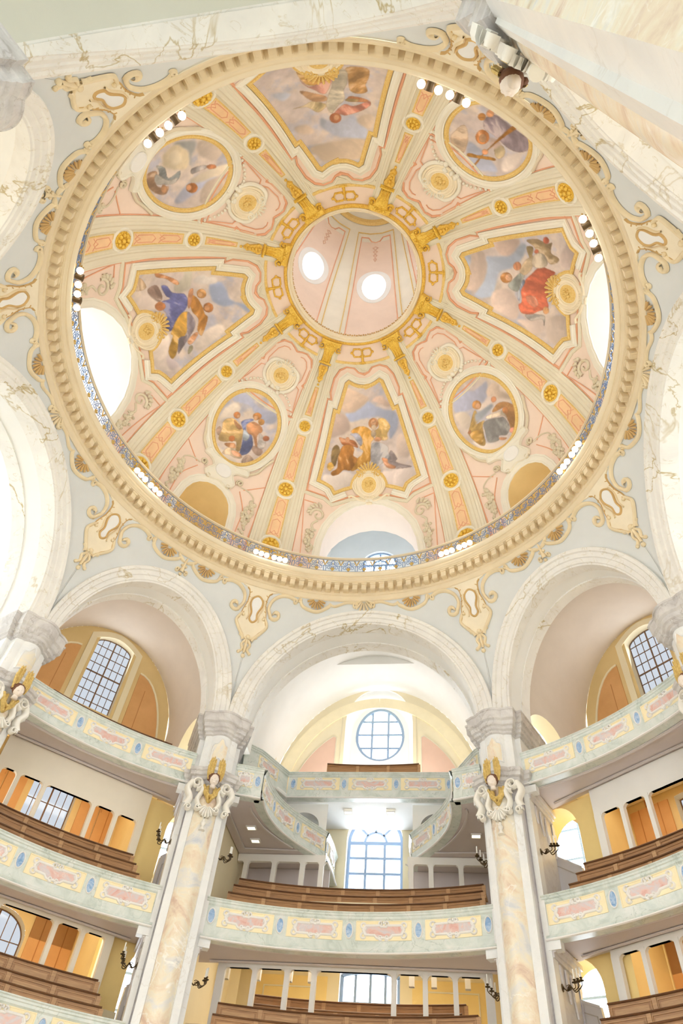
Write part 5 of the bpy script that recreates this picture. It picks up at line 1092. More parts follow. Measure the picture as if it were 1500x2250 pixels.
for k in range(8):
    c = 91 + 45 * k + (2 if k == 1 else 0); M = Mshell(c); W1, W2 = 1.62, 1.12
    out = [(-2.3, 40.5), (2.3, 40.5), (1.75, 50), (1.2, 60.5), (.6, 60.5), (.35, 59.9), (0, 59.7), (-.35, 59.9), (-.6, 60.5), (-1.2, 60.5), (-1.75, 50)]
    mb = MB()
    for zz0, zz1 in ((40.5, 42.6), (46.6, 50.9), (55.1, 59.8)):
        xs = np.linspace(zz0, zz1, 8); wv = np.interp(xs, [40.5, 50, 60.5], [2.3, 1.75, 1.2]); mb.grid([M(np.linspace(-w_, w_, 7), np.full(7, z), np.full(7, .03)) for w_, z in zip(wv, xs)])
    for zz0, zz1, zc, a, b in ((42.6, 46.6, 44.6, 1.22, 1.9), (50.9, 55.1, 53.0, 1.22, 2.1)):
        for s_ in (1, -1):
            xs = np.linspace(zz0, zz1, 16); wv = np.interp(xs, [40.5, 50, 60.5], [2.3, 1.75, 1.2]); inn = a * np.sqrt(np.clip(1 - ((xs - zc) / b) ** 2, 0, 1)) * .96
            mb.grid([M(s_ * np.linspace(i_, w_, 4), np.full(4, z), np.full(4, .03)) for i_, w_, z in zip(inn, wv, xs)])
    mb.build('pink_field', 'dome_pink', up, 60)
    mb = MB(); mb.ribbon(M, dense(out, .8, True), .07, .06, True, 'flat'); mb.build('pink_border', 'dome_line', up, 30)
    mb = MB(); mb.ribbon(M, dense([(-2.75, 40.5), (-2.1, 50), (-1.5, 61.2), (1.5, 61.2), (2.1, 50), (2.75, 40.5)], .8), .06, .06, False, 'flat'); mb.build('gilt_border', 'gilt_matt', up, 30)
    mb = MB()
    for q in range(4): mb.ribbon(M, [(0, 59.0 - q * .6), (.2 - .03 * q, 58.8 - q * .6), (0, 58.5 - q * .6), (-.2 + .03 * q, 58.8 - q * .6)], .07, .05, True, 'flat', .02)
    tag(mb.build('painted_drop', 'rose_panel', up, 0), kind='stuff')
mb = MB(); revolve(mb, [(4.25, 62.4), (4.0, 62.5), (3.9, 63.0)], 96); mb.build('gilt_ring', 'gilt_matt', up, 30)

# --- balcony railing and lamps on the cornice
rail = thing('balcony_railing', (0, 0, 26.02), 'scrolled blue iron railing running round the foot of the dome', 'railing')
mb = MB(); RR = 10.66; mb.grid([[(r * cos(a), r * sin(a), z) for a in np.linspace(0, 2 * pi, 240, endpoint=False)] for r, z in ((RR - .06, 27.0), (RR - .06, 27.07), (RR + .06, 27.07), (RR + .06, 27.0))], cu=True, cv=True, flip=True); mb.build('top_rail', 'cornice_pale', rail, 30)
for z, q in ((26.12, .018), (26.92, .018)):
    mb = MB(); mb.tube([(RR * cos(a), RR * sin(a), z) for a in np.linspace(0, 2 * pi, 200, endpoint=False)], q, 5, True); mb.build('bar', 'iron_grey', rail, 60)
NPAN = 84; pitch = 2 * pi * RR / NPAN; Mr = Mcyl(90, RR)
def wire(mb, P, r=.017): mb.tube(Mr(np.asarray(P)[:, 0], np.asarray(P)[:, 1], np.zeros(len(P))), r, 4)
mb = MB(); h = pitch / 2
for s_ in (1, -1):
    wire(mb, [(s_ * .0 + q[0], q[1]) for q in sp(s_ * .17, 26.36, .03, .15, 90, 1.4 * s_, 16)]); wire(mb, sp(s_ * .19, 26.68, .03, .13, -90, -1.4 * s_, 14))
    wire(mb, smooth([(0, 26.92), (s_ * .08, 26.75), (s_ * .05, 26.6), (s_ * .2, 26.5), (s_ * .36, 26.5)], 4)); wire(mb, smooth([(s_ * .36, 26.12), (s_ * .33, 26.35), (s_ * .38, 26.6), (s_ * .3, 26.92)], 4)); wire(mb, smooth([(0, 26.14), (s_ * .07, 26.3), (s_ * .02, 26.5)], 4))
pan0 = mb.build('scroll_panel', 'iron_blue', rail, 60)
mb = MB()
for u, v, r in ((0, 26.20, .07), (0, 26.32, .05), (-.06, 26.26, .05), (.06, 26.26, .05), (0, 26.62, .035)): mb.ball(Mr(np.array([u]), np.array([v]), np.array([.03]))[0], r, 6, 4)
for s_ in (1, -1): mb.ribbon(Mr, [(h + 0, 26.5), (h + s_ * .06, 26.7), (h + s_ * .14, 26.86)], [.03, .07, .03], .03, False, 'round', .02)
tag(mb.build('gilt_leaf', 'iron_gilt', pan0, 60), kind='stuff')
for k in range(1, NPAN):
    c = pan0.copy(); COL.objects.link(c); c.parent = rail; c.rotation_euler = (0, 0, 2 * pi * k / NPAN)
    for kk in kids(pan0): _dup(kk, c)

def lamp_trio(c, label, dark=False):
    """three globes on a bracket hung out over the cornice; near ones have turned spotlights between the globes"""
    M = Mcyl(c, 10.36); loc = Mcyl(c, 10.6)(np.array([0.]), np.array([26.3]), np.array([0.]))[0]
    root = thing('balcony_lamp', loc, label, 'lamp', 'lamps on the dome cornice')
    mb = MB(); mb.tube(M(np.array([-.36, 0, .36]), np.array([26.34] * 3), np.array([-.06] * 3)), .03, 6)
    for u in (-.16, .16): mb.tube(M(np.array([u] * 4), np.array([26.34, 26.55, 26.6, 26.9]), np.array([-.06, -.1, -.22, -.28])), .022, 5)
    mb.build('bracket', 'iron_gilt', root, 50)
    for i, u in enumerate((-.28, 0, .28)):
        if dark and i == 1:
            p = M(np.array([u]), np.array([26.12]), np.array([-.02]))[0]; e, t = bay_dir(c); ax = np.array([t, np.cross(-e, t), -e]); mb = MB(); mb.lathe(p, [(.001, -.14), (.12, -.14), (.14, .1), (.15, .14), (.12, .12), (.001, .06)], 12, ax); mb.build('spotlight', 'dark_lens', root, 40); continue
        p = M(np.array([u]), np.array([26.05]), np.array([0.]))[0]; mb = MB(); mb.ball(p, .132, 14, 10); g = mb.build('globe', 'lamp_glow', root, 180)
        mb = MB(); mb.lathe(p + np.array([0, 0, .11]), [(.07, 0), (.075, .05), (.03, .1), (.03, .2)], 10); mb.build('cap', 'iron_gilt', g, 40)
    l = bpy.data.lights.new('lamp_light', 'SPOT'); l.energy = LAMP_W; l.color = (1.0, .90, .74); l.shadow_soft_size = .15; l.spot_size = radians(150); l.spot_blend = 1.0
    o = bpy.data.objects.new('lamp_light', l); COL.objects.link(o); o.parent = root; p = Mcyl(c, 10.2)(np.array([0.]), np.array([26.3]), np.array([0.]))[0]; o.location = tuple(p - loc); e, t = bay_dir(c); o.rotation_euler = Vector(-e * .75 + np.array([0, 0, 1.])).to_track_quat('-Z', 'Y').to_euler()
    return root
WHERE = {64.26: 'right of the west dome window', 115.74: 'left of the west dome window', 154.26: 'beside the flaring left-hand dome lamp', 205.74: 'above the bright south dome window', 244.26: 'left of the upside-down picture', 295.74: 'right of the upside-down picture', 334.26: 'above the north dome window', 25.74: 'beside the flaring right-hand dome lamp'}
for a in K:
    near = a in (205.74, 244.26, 295.74, 334.26)
    for s_, nm in ((2.6, 'further round leftwards'), (-2.6, 'further round rightwards')):
        lamp_trio(a + s_, '%s on bracket %s, %s' % ('globes and spotlight' if near else 'three globes', WHERE[a], 'its anticlockwise trio' if s_ > 0 else 'its clockwise trio'), near)
# ------------------------------------------------------------------ stucco cartouches under the cornice
def cartouche(c, label):
    M = Mpend(c); loc = M(np.array([0.]), np.array([23.6]), np.array([0.]))[0]; root = thing('stucco_cartouche', loc, label, 'ornament', 'cartouches on the pendentives')
    body = smooth([(-.86, 24.66), (-.5, 24.5), (-.44, 24.0), (-.56, 23.6), (-.62, 23.2), (-.70, 22.95), (-.42, 22.62), (-.24, 22.35), (0, 22.3), (.24, 22.35), (.42, 22.62), (.70, 22.95), (.62, 23.2), (.56, 23.6), (.44, 24.0), (.5, 24.5), (.86, 24.66)], 3, False)
    mb = MB(); mb.slab(M, body, .05, .0, .06, 1); gr = mb.build('ground', 'ornament_pale', root, 30); mb = MB(); mb.ribbon(M, body[2:-2], .05, .075, False, 'round'); mb.build('ground_edge', 'ornament_dark', gr, 40)
    mb = MB(); mirror = smooth([(0, 24.28), (.24, 24.12), (.27, 23.85), (.14, 23.5), (.17, 23.2), (0, 23.05), (-.17, 23.2), (-.14, 23.5), (-.27, 23.85), (-.24, 24.12)], 4, True)
    mb.plate(M, mirror, .03, .05); mf = mb.build('mirror', 'white_plaster', root, 40)
    mb = MB(); mb.ribbon(M, mirror, .09, .08, True, 'round', .05); mb.build('mirror_frame', 'ornament_dark', mf, 40)
    for s_ in (1, -1):
        mb = MB(); mb.ribbon(M, np.vstack([smooth([(s_ * 1.75, 24.52), (s_ * 1.45, 24.62), (s_ * 1.05, 24.56), (s_ * .72, 24.3), (s_ * .62, 23.9), (s_ * .78, 23.55)], 5), sp(s_ * 1.0, 23.66, .26, .06, 220 if s_ > 0 else -40, .95 * s_, 14)]), .15, .11, False, 'round', .02)
        mb.ribbon(M, sp(s_ * 1.78, 24.44, .03, .12, 90, 1.2 * s_, 14), .09, .1, False, 'round', .02)
        mb.ribbon(M, smooth([(s_ * .58, 23.35), (s_ * .74, 23.0), (s_ * .5, 22.62), (s_ * .28, 22.35), (s_ * .2, 22.15)], 5), .13, .11, False, 'round', .03)
        mb.ribbon(M, smooth([(s_ * .3, 24.15), (s_ * .36, 23.8), (s_ * .25, 23.4), (s_ * .3, 23.1)], 4), .06, .08, False, 'round', .05); mb.ball(M(np.array([s_ * .5]), np.array([23.3]), np.array([.1]))[0], .08, 7, 5)
        mb.build('scroll', 'ornament_stucco', root, 45)
    mb = MB()
    for s_ in (1, -1):
        for k in range(5): mb.ribbon(M, [(s_ * (.36 + .03 * k), 24.42 - .0 - .24 * k), (s_ * (.46 + .02 * k), 24.36 - .24 * k)], .03, .02, False, 'flat', .05)
    tag(mb.build('hatching', 'ornament_dark', root, 0), kind='stuff')
    mb = MB(); mb.ribbon(M, smooth([(-.42, 22.42), (-.15, 22.28), (.15, 22.28), (.42, 22.42)], 4), .09, .1, False, 'round', .02); mb.ball(M(np.array([0.]), np.array([22.34]), np.array([.08]))[0], .11, 9, 7)
    for s_ in (1, -1): mb.ribbon(M, smooth([(s_ * .06, 22.2), (s_ * .2, 22.0), (s_ * .12, 21.75), (s_ * .25, 21.6)], 4), .12, .09, False, 'round', .01); mb.ball(M(np.array([s_ * .26]), np.array([21.58]), np.array([.05]))[0], .08, 7, 5)
    mb.ribbon(M, [(0, 22.2), (0, 21.9), (0, 21.55)], np.array([.1, .16, .08]), .1, False, 'round', .02); mb.ball(M(np.array([0.]), np.array([21.44]), np.array([.05]))[0], .1, 8, 6)
    mb.build('pendant', 'ornament_stucco', root, 45)
    return root
CW = {64.26: 'above the right front pillar', 115.74: 'above the left front pillar', 154.26: 'left of the flaring left lamp', 205.74: 'at the left edge beside the cornice', 244.26: 'at the upper left of the dome rim', 295.74: 'beside the near pillar capital at the top', 334.26: 'at the right edge level with the red-robed picture', 25.74: 'right of the flaring right-hand lamp'}
C0 = cartouche(90.0, '')
for a in K: spin_copy(C0, a - 90.0, 'cream stucco cartouche with pendant, %s' % CW[a])
drop_tree(C0)
def festoon(c, label, wide):
    """scrolled border between two cartouches: C-shells and a palmette or bell drop"""
    M = Mpend(c); loc = M(np.array([0.]), np.array([24.5]), np.array([0.]))[0]; root = thing('stucco_border', loc, label, 'ornament', 'scrolled borders under the cornice')
    half = 3.2 if wide else 2.0
    for s_ in (1, -1):
        mb = MB(); x = half - .85 if wide else half - .95
        mb.ribbon(M, smooth([(s_ * (x + .75), 24.58), (s_ * (x + .62), 24.28), (s_ * x, 24.12), (s_ * (x - .55), 24.35), (s_ * (x - .72), 24.52)], 5), .14, .1, False, 'round', .02)
        mb.ribbon(M, smooth([(s_ * (x - .7), 24.5), (s_ * (x - .95), 24.44), (s_ * max(.45, x - 1.5), 24.62), (s_ * .35, 24.58)], 4), .10, .09, False, 'round', .02)
        mb.ribbon(M, sp(s_ * (x + .78), 24.52, .02, .1, 90, 1.2 * s_, 12), .07, .09, False, 'round', .02)
        mb.build('c_scroll', 'ornament_stucco', root, 45)
    mb = MB()
    for s_ in (1, -1):
        x = half - .85 if wide else half - .95; flute_shell(mb, M, s_ * (x - .02), 24.66, .46, .07, 8, 195, 345)
    tag(mb.build('shell_leaf', 'ornament_dark', root, 50), kind='stuff')
    mb = MB()
    if wide:
        flute_shell(mb, M, 0, 24.72, .55, .09, 7, 200, 340)
        for s_ in (1, -1): mb.ribbon(M, sp(s_ * .42, 24.48, .03, .13, 90, 1.3 * s_, 14), .09, .1, False, 'round', .02)
        mb.ball(M(np.array([0.]), np.array([24.2]), np.array([.04]))[0], .09, 7, 5)
    else:
        mb.ribbon(M, [(0, 24.6), (0, 24.2), (0, 23.95)], np.array([.08, .14, .3]), .1, False, 'round', .01)
        for s_ in (1, -1): mb.ribbon(M, sp(s_ * .22, 23.98, .02, .1, 90, 1.2 * s_, 12), .07, .1, False, 'round', .01); mb.ball(M(np.array([s_ * .1]), np.array([24.25]), np.array([.05]))[0], .07, 6, 4)
        mb.ball(M(np.array([0.]), np.array([23.86]), np.array([.05]))[0], .085, 7, 5)
    mb.build('palmette' if wide else 'bell_drop', 'ornament_stucco', root, 45)
    return root
FW = {90: 'over the crown of the middle arch', 180: 'over the left side arch', 0: 'over the right side arch', 270: 'over the choir arch at the top', 135: 'over the left gallery arch', 45: 'over the right gallery arch', 225: 'at the left between the two upper cartouches', 315: 'right of the near pillar capital'}
F0, F1 = festoon(90, '', True), festoon(90, '', False)
for a in (90, 180, 0): spin_copy(F0, a - 90, 'cream scrolled stucco border with palmette, %s' % FW[a])
for a in NARROW: spin_copy(F1, a - 90, 'cream scrolled stucco border with bell drop, %s' % FW[a])
drop_tree(F0); drop_tree(F1)

# ------------------------------------------------------------------ the pillars
def pillar():
    """at azimuth 90: e = outwards (+y), t = -x"""
    loc = (0, 12.95, 0); root = thing('pillar', loc, '', 'pillar', 'marbled pillars under the dome')
    def sect(z, f=0.0, side=0.0, back=15.0, r0=12.32):
        # plan from the right back round the convex front to the left back
        P = [(.86 + side, back), (.86 + side, 13.0 - f), (.66 + side, 13.0 - f), (.66 + side, 12.66 - f), (.50 + side * .7, 12.56 - f)]
        P += [(x * (1 + side), r0 - f + .22 * (x / .4) ** 2) for x in np.linspace(.40, -.40, 13)]
        P += [(-.50 - side * .7, 12.56 - f), (-.66 - side, 12.66 - f), (-.66 - side, 13.0 - f), (-.86 - side, 13.0 - f), (-.86 - side, back)]
        return [(x, y, z) for x, y in P]
    mb = MB(); mb.grid([sect(0), sect(15.1)]); mb.build('pier_body', 'marble_side', root, 20)
    # white pilaster strips and the convex marbled shaft
    for s_ in (1, -1):
        mb = MB(); mb.grid([[(s_ * x, y, z) for x, y in ((.68, 12.66), (.68, 12.52), (.44, 12.44), (.42, 12.50))] for z in (0, 14.4)], flip=s_ > 0); mb.build('pilaster_strip', 'marble_white', root, 20)
        mb = MB(); mb.grid([[(s_ * x, y, z) for x, y in ((.90, 13.35), (.90, 12.92), (.72, 12.92), (.70, 13.0))] for z in (0, 15.1)], flip=s_ > 0); mb.build('corner_strip', 'marble_white', root, 20)
    mb = MB(); mb.grid([[(x, 12.27 + .23 * (x / .42) ** 2, z) for x in np.linspace(.43, -.43, 13)] for z in np.linspace(0, 15.05, 12)]); mb.build('shaft', 'marble_shaft', root, 60)
    # capital cornice, attic block and impost
    def mould(L, mat, name):
        mb = MB(); mb.grid([sect(z, f * .85, f * .72, 15.1) for z, f in L]); return mb.build(name, mat, root, 25)
    mould([(14.95, -.05), (15.0, .10), (15.1, .12), (15.14, .20), (15.26, .22), (15.30, .32), (15.42, .34), (15.46, .40), (15.58, .40), (15.75, .10), (15.78, -.05)], 'marble_grey', 'capital_cornice')
    mould([(15.7, .0), (17.25, .0)], 'marble_white', 'attic_block')
    mould([(17.15, -.02), (17.18, .10), (17.26, .10), (17.3, .20), (17.4, .22), (17.44, .30), (17.6, .32), (17.66, .42), (17.98, .44), (18.0, .48), (18.08, .48), (18.09, .0), (18.09, -.6)], 'marble_grey', 'impost')
    Mf = lambda u, v, h: np.stack([-np.asarray(u, float), 12.32 + .22 * (np.asarray(u, float) / .4) ** 2 - np.asarray(h, float), np.asarray(v, float)], -1)
    pan = smooth([(-.3, 15.98), (-.3, 16.7), (-.16, 16.78), (0, 17.02), (.16, 16.78), (.3, 16.7), (.3, 15.98)], 3)
    pan = np.vstack([pan, smooth([(.3, 15.98), (.12, 16.05), (0, 16.14), (-.12, 16.05), (-.3, 15.98)], 3)[1:-1]])
    mb = MB(); mb.slab(Mf, pan, .02, .005, .06); pp = mb.build('marble_panel', 'marble_shaft', root, 30)
    mb = MB(); mb.ribbon(Mf, pan, .06, .05, True, 'round'); mb.build('panel_frame', 'marble_white', pp, 40)
    # volutes, fan of leaves, bell drop
    Mv = lambda u, v, h: np.stack([-np.asarray(u, float), 12.42 - np.asarray(h, float), np.asarray(v, float)], -1)
    for s_ in (1, -1):
        mb = MB(); mb.ribbon(Mv, sp(s_ * .56, 14.93, .05, .22, 90, 1.5 * s_, 28), np.linspace(.08, .14, 28), .2, False, 'round', .05)
        mb.ribbon(Mv, smooth([(s_ * .72, 15.0), (s_ * .86, 14.7), (s_ * .7, 14.35), (s_ * .84, 14.05)], 5), .24, .22, False, 'round', .0)
        mb.ribbon(Mv, sp(s_ * .70, 13.98, .03, .13, 90, -1.3 * s_, 18), .09, .18, False, 'round', .02)
        mb.ribbon(Mv, smooth([(s_ * .4, 15.0), (s_ * .3, 14.7), (s_ * .42, 14.35), (s_ * .3, 14.05)], 5), .18, .2, False, 'round', .08)
        mb.build('volute', 'angel_white', root, 60)
    mb = MB()
    for k in range(7):
        a = radians(205 + 130 * k / 6); mb.ribbon(Mv, [(.08 * cos(a), 14.12 + .08 * sin(a)), (.24 * cos(a), 14.12 + .3 * sin(a)), (.36 * cos(a), 14.12 + .46 * sin(a))], [.05, .13, .07], .16, False, 'round', .14)
    for s_ in (1, -1): mb.ribbon(Mv, sp(s_ * .34, 14.0, .02, .12, 90, 1.2 * s_, 14), .09, .2, False, 'round', .08)
    mb.build('leaf_fan', 'angel_white', root, 60)
    mb = MB(); mb.lathe((0, 12.2, 13.2), [(.001, .42), (.05, .42), (.045, .34), (.1, .26), (.08, .2), (.05, .16), (.11, .02), (.12, 0), (.001, 0)], 12); mb.build('bell_drop', 'angel_white', root, 40)
    # winged head
    hc = np.array([0, 11.86, 14.98]); mb = MB(); mb.ball(hc, (.175, .18, .215), 16, 12)
    mb.ball(hc + np.array([0, -.16, -.02]), (.022, .035, .045), 8, 6)
    for s_ in (1, -1): mb.ball(hc + np.array([s_ * .062, -.142, .028]), (.026, .016, .012), 8, 5); mb.ball(hc + np.array([s_ * .075, -.12, -.06]), (.05, .05, .05), 8, 6); mb.ball(hc + np.array([s_ * .155, .0, .0]), (.02, .04, .045), 6, 5)
    mb.ball(hc + np.array([0, -.148, -.085]), (.036, .018, .014), 8, 5); mb.ball(hc + np.array([0, -.11, -.15]), (.05, .05, .035), 8, 5); mb.tube([hc + np.array([0, .03, -.12]), hc + np.array([0, .06, -.3])], [.08, .11], 10)
    hd = mb.build('angel_head', 'angel_face', root, 180)
    mb = MB(); rng = random.Random(2)
    mb.ball(hc + np.array([0, .05, .05]), (.215, .19, .205), 14, 10)
    for k in range(26):
        a, b_ = rng.uniform(-.4, pi + .4), rng.uniform(-.3, 1.35); p = hc + np.array([.21 * cos(a) * cos(b_), .06 - .12 * abs(sin(b_)) * (b_ > .5) + .04, .02 + .18 * sin(b_)]); mb.ball(p, rng.uniform(.05, .075), 7, 5)
    mb.build('hair', 'hair_brown', hd, 180)
    Mw_ = lambda u, v, h: np.stack([-np.asarray(u, float), 12.0 - np.asarray(h, float) + .25 * (np.asarray(v, float) - 15.1) * 0, np.asarray(v, float)], -1)
    for s_ in (1, -1):
        mb = MB()
        for k, (bx, bz, tx, tz, wd) in enumerate(((.10, 15.10, .08, 15.90, .09), (.14, 15.10, .16, 15.97, .10), (.18, 15.08, .24, 15.93, .10), (.21, 15.05, .29, 15.78, .09), (.23, 15.02, .31, 15.60, .09), (.23, 14.98, .31, 15.42, .08))):
            mb.ribbon(Mw_, smooth([(s_ * bx, bz), (s_ * (bx * .45 + tx * .55 + .01), bz * .45 + tz * .55), (s_ * tx, tz)], 4), np.interp(np.linspace(0, 1, 9), [0, .6, .9, 1], [.06, wd, wd * .8, .02]), .05, False, 'round', .02 * (k % 2) + .01 * k)
        mb.build('wing', 'gilt_old', root, 50)
    mb = MB()
    for s_ in (1, -1):
        for k in range(6): mb.ribbon(Mv, smooth([(s_ * .12, 14.86), (s_ * (.26 - .03 * k), 14.72 - .03 * k), (s_ * (.14 - .04 * k * .6), 14.42 - .03 * k)], 3), [.05, .07, .09, .1, .09, .07, .03], .07, False, 'round', .22 + .02 * (k % 2))
    mb.ribbon(Mv, smooth([(-.3, 14.86), (-.16, 14.62), (0, 14.5), (.16, 14.62), (.3, 14.86)], 4), .13, .12, False, 'round', .2); mb.ribbon(Mv, smooth([(-.2, 14.62), (-.08, 14.42), (0, 14.3), (.08, 14.42), (.2, 14.62)], 4), .12, .1, False, 'round', .18); mb.build('gilt_collar', 'gilt_old', root, 50)
    # corbels that carry the gallery ends, on both flanks
    for s_ in (1, -1):
        for zt, zb in ((15.12, 13.3), (10.1, 8.35)):
            mb = MB(); X = lambda L, x0, x1: [[(s_ * x, y, z) for x in (x0, x1)] for y, z in L]
            for z0_, z1_, pr_ in ((zt - .16, zt, 1.06), (zt - .30, zt - .16, 1.0), (zt - .44, zt - .30, .94)):
                L = [(12.98, z0_), (15.02 + pr_ - .9, z0_), (15.02 + pr_ - .9, z1_), (12.98, z1_)]; mb.grid(X(L, .82, pr_), cu=True, flip=s_ < 0); mb.add([(s_ * pr_, y, z) for y, z in L], [(0, 1, 2, 3)])
            L = [(15.0, zt - .3)] + [(15.0 + .26 * sin(x), zt - .62 + .32 * cos(x)) for x in np.linspace(0, pi, 9)] + [(15.1, zt - 1.05), (15.05, zt - 1.6), (15.0, zt - 1.7)]; mb.grid(X(L, -.0, .9), flip=s_ < 0); mb.add([(s_ * .9, y, z) for y, z in L], [tuple(range(len(L)))])
            mb.build('corbel', 'marble_side', root, 0)
            for q in range(3):
                mb = MB(); Ms = lambda u, v, h: np.stack([s_ * (.88 + np.asarray(h, float)), np.asarray(u, float), np.asarray(v, float)], -1); mb.ribbon(Ms, smooth([(13.5 + .45 * q, zt - .5), (13.46 + .45 * q, zt - .8 - .1 * q), (13.54 + .45 * q, zt - 1.1 - .25 * q)], 4), np.linspace(.16, .05, 9), .05, False, 'round', 0); mb.build('stucco_drop', 'marble_side', root, 40)
            mb = MB(); mb.box((s_ * 1.02, 13.05, zt - .14), (.2, 0, 0), (0, .16, 0), (0, 0, .13)); mb.build('corbel_head', 'marble_white', root, 40)
    return root
PW = {64.26: 'right of the middle bay', 115.74: 'left of the middle bay', 154.26: 'at the left edge below the left arches', 244.26: 'whose capital only shows at the upper left edge', 295.74: 'nearest of all, cutting the upper right corner', 25.74: 'at the right edge below the right arches'}
P0 = pillar()
for a in (64.26, 115.74, 154.26, 244.26, 295.74, 25.74):
    r_ = spin_copy(P0, a - 90, 'marbled pillar with winged head capital, %s' % PW[a])
    if a == 295.74:
        # its choir flank carries a second marbled face and a white strip
        r_['_org'] = (0, 0, 0); mb = MB()
        e, t = bay_dir(a)
        def at(x, y, z): p = e * y + t * x; return (p[0] - r_.location[0], p[1] - r_.location[1], z)
        inv = Matrix.Rotation(-r_.rotation_euler[2], 3, 'Z')
        for nm, q, mt in (('flank_shaft', ((-.93, 12.76), (-.93, 15.0)), 'marble_shaft'), ('flank_strip', ((-.66, 12.58), (-.93, 12.76)), 'marble_white')):
            mb = MB(); V = [inv @ Vector(at(x, y, z)) for z in (0, 15) for x, y in q]; mb.add([tuple(v) for v in V], [(0, 1, 3, 2)]); mb.build(nm, mt, r_, 0)
drop_tree(P0)

# ------------------------------------------------------------------ galleries
def path_map(path, z0=0.0):
    """(s, z, h) on a plan path; h lifts to the right-hand... towards the side the path's left normal points to"""
    P = np.asarray(path, float); d = np.linalg.norm(np.diff(P, axis=0), axis=1); S_ = np.concatenate([[0], np.cumsum(d)]); T = np.gradient(P, S_, axis=0); T /= np.linalg.norm(T, axis=1)[:, None]; N = np.stack([-T[:, 1], T[:, 0]], 1)
    def M(u, v, h):
        u, v, h = (np.asarray(x, float) for x in (u, v, h)); x = np.interp(u, S_, P[:, 0]); y = np.interp(u, S_, P[:, 1]); nx = np.interp(u, S_, N[:, 0]); ny = np.interp(u, S_, N[:, 1])
        return np.stack([x + nx * h, y + ny * h, v + z0 + 0 * u], -1)
    return M, S_[-1]
PROF = [(-.26, -.0), (.11, -.0), (.12, -.035), (.08, -.06), (.08, -.11), (.045, -.13), (.045, -.20), (.015, -.225), (.0, -.25), (.0, -.86), (.03, -.875), (.03, -1.13), (.07, -1.15), (.085, -1.19), (.07, -1.22), (.12, -1.25), (.12, -1.30), (-.26, -1.30)]
def inlay_parts(M, s0, pw, ph, zc, root, kind):
    """yellow field with white-framed pink marble cartouche"""
    k = pw / 1.9
    mb = MB(); mb.slab(M, [(s0 - pw / 2, zc - ph / 2), (s0 + pw / 2, zc - ph / 2), (s0 + pw / 2, zc + ph / 2), (s0 - pw / 2, zc + ph / 2)], .012, .0); mb.ribbon(M, dense([(s0 - pw / 2, zc - ph / 2), (s0 + pw / 2, zc - ph / 2), (s0 + pw / 2, zc + ph / 2), (s0 - pw / 2, zc + ph / 2)], .3, True), .03, .03, True, 'flat'); f = mb.build('yellow_panel', 'panel_yellow', root, 30)
    q = [(.64, .0), (.55, .15), (.17, .15), (.12, .19), (0, .14)] if kind == 0 else [(.64, .02), (.56, .15), (.12, .15), (.08, .11), (0, .12)]
    low = [(.55, -.15), (.2, -.15), (.15, -.21), (0, -.16)] if kind == 0 else [(.57, -.12), (.28, -.13), (.21, -.21), (.1, -.24), (0, -.2)]
    R = [(x, y) for x, y in q[::-1]] + low; R = [(s0 + x * k * 1.12, zc + y * 1.05) for x, y in R]; Lft = [(2 * s0 - x, y) for x, y in R[::-1][1:-1]]; out = R + Lft
    mb = MB(); mb.slab(M, out, .02, .012); inl = mb.build('pink_inlay', 'marble_pink', f, 30)
    mb = MB(); mb.ribbon(M, out, .08, .06, True, 'round', .012)
    for sx in (1, -1):
        for sz in (1, -1):
            mb.ribbon(M, [(s0 + sx * k * .66, zc), (s0 + sx * k * .6, zc + sz * .1)], .045, .04, False, 'round', .015)
            mb.ribbon(M, np.stack([s0 + sx * (k * .70 + .085 * np.cos(np.linspace(2.6, -1.6, 12))), zc + sz * (.15 + .08 * np.sin(np.linspace(2.6, -1.6, 12)))], 1), .065, .065, False, 'round', .012)
            mb.ribbon(M, sp(s0 + sx * .10, zc + sz * (.20 if kind == 0 or sz > 0 else .22), .02, .085, 90 * sz, 1.1 * sx * sz, 10), .06, .065, False, 'round', .015)
    mb.ball(M(np.array([s0]), np.array([zc + .25]), np.array([.03]))[0], (.05, .05, .05), 6, 5)
    mb.build('white_frame', 'frame_white', f, 50)
    return f
def oval_parts(M, s0, zc, root):
    mb = MB(); mb.plate(M, ell(s0, zc, .105, .215, 24), .02, .0, True); o = mb.build('blue_medallion', 'medallion_blue', root, 40)
    mb = MB(); mb.ribbon(M, ell(s0, zc, .125, .24, 28), .045, .045, True, 'round'); mb.build('medallion_ring', 'frame_white', o, 50)
    return o
def parapet(path, ztop, label, panels, ovals, group, name='gallery_parapet', pw=1.9, n=None):
    M, L = path_map(path, ztop); mid = M(np.array([L / 2]), np.array([-1.3]), np.array([0.]))[0]
    root = thing(name, mid, label, 'parapet', group); S_ = np.linspace(0, L, n or max(12, int(L / .25)))
    mb = MB(); mb.grid([M(S_, np.full(len(S_), z), np.full(len(S_), h)) for h, z in PROF], flip=True); mb.grid([M(S_, np.full(len(S_), z), np.full(len(S_), -.26)) for z in (-1.3, 0)], flip=True); mb.build('green_marble_wall', 'marble_green', root, 30)
    mb = MB(); mb.grid([M(S_, np.full(len(S_), z), np.full(len(S_), h)) for h, z in ((.12, -1.245), (.15, -1.26), (.15, -1.29), (.10, -1.31))], flip=True); mb.build('foot_bead', 'frame_white', root, 30)
    for i, s0 in enumerate(panels):
        w_ = pw[i] if isinstance(pw, (list, tuple)) else pw; inlay_parts(M, s0, w_, .58, -.56, root, i % 2)
    for s0 in ovals: oval_parts(M, s0, -.56, root)
    return root
def arc_path(c, r, a0, a1, n=60):
    A = np.radians(np.linspace(c + a0, c + a1, n)); return [(r * cos(a), r * sin(a)) for a in A]
RG = 13.0; G_ = 'gallery parapets'
dg = lambda d: radians(d) * RG
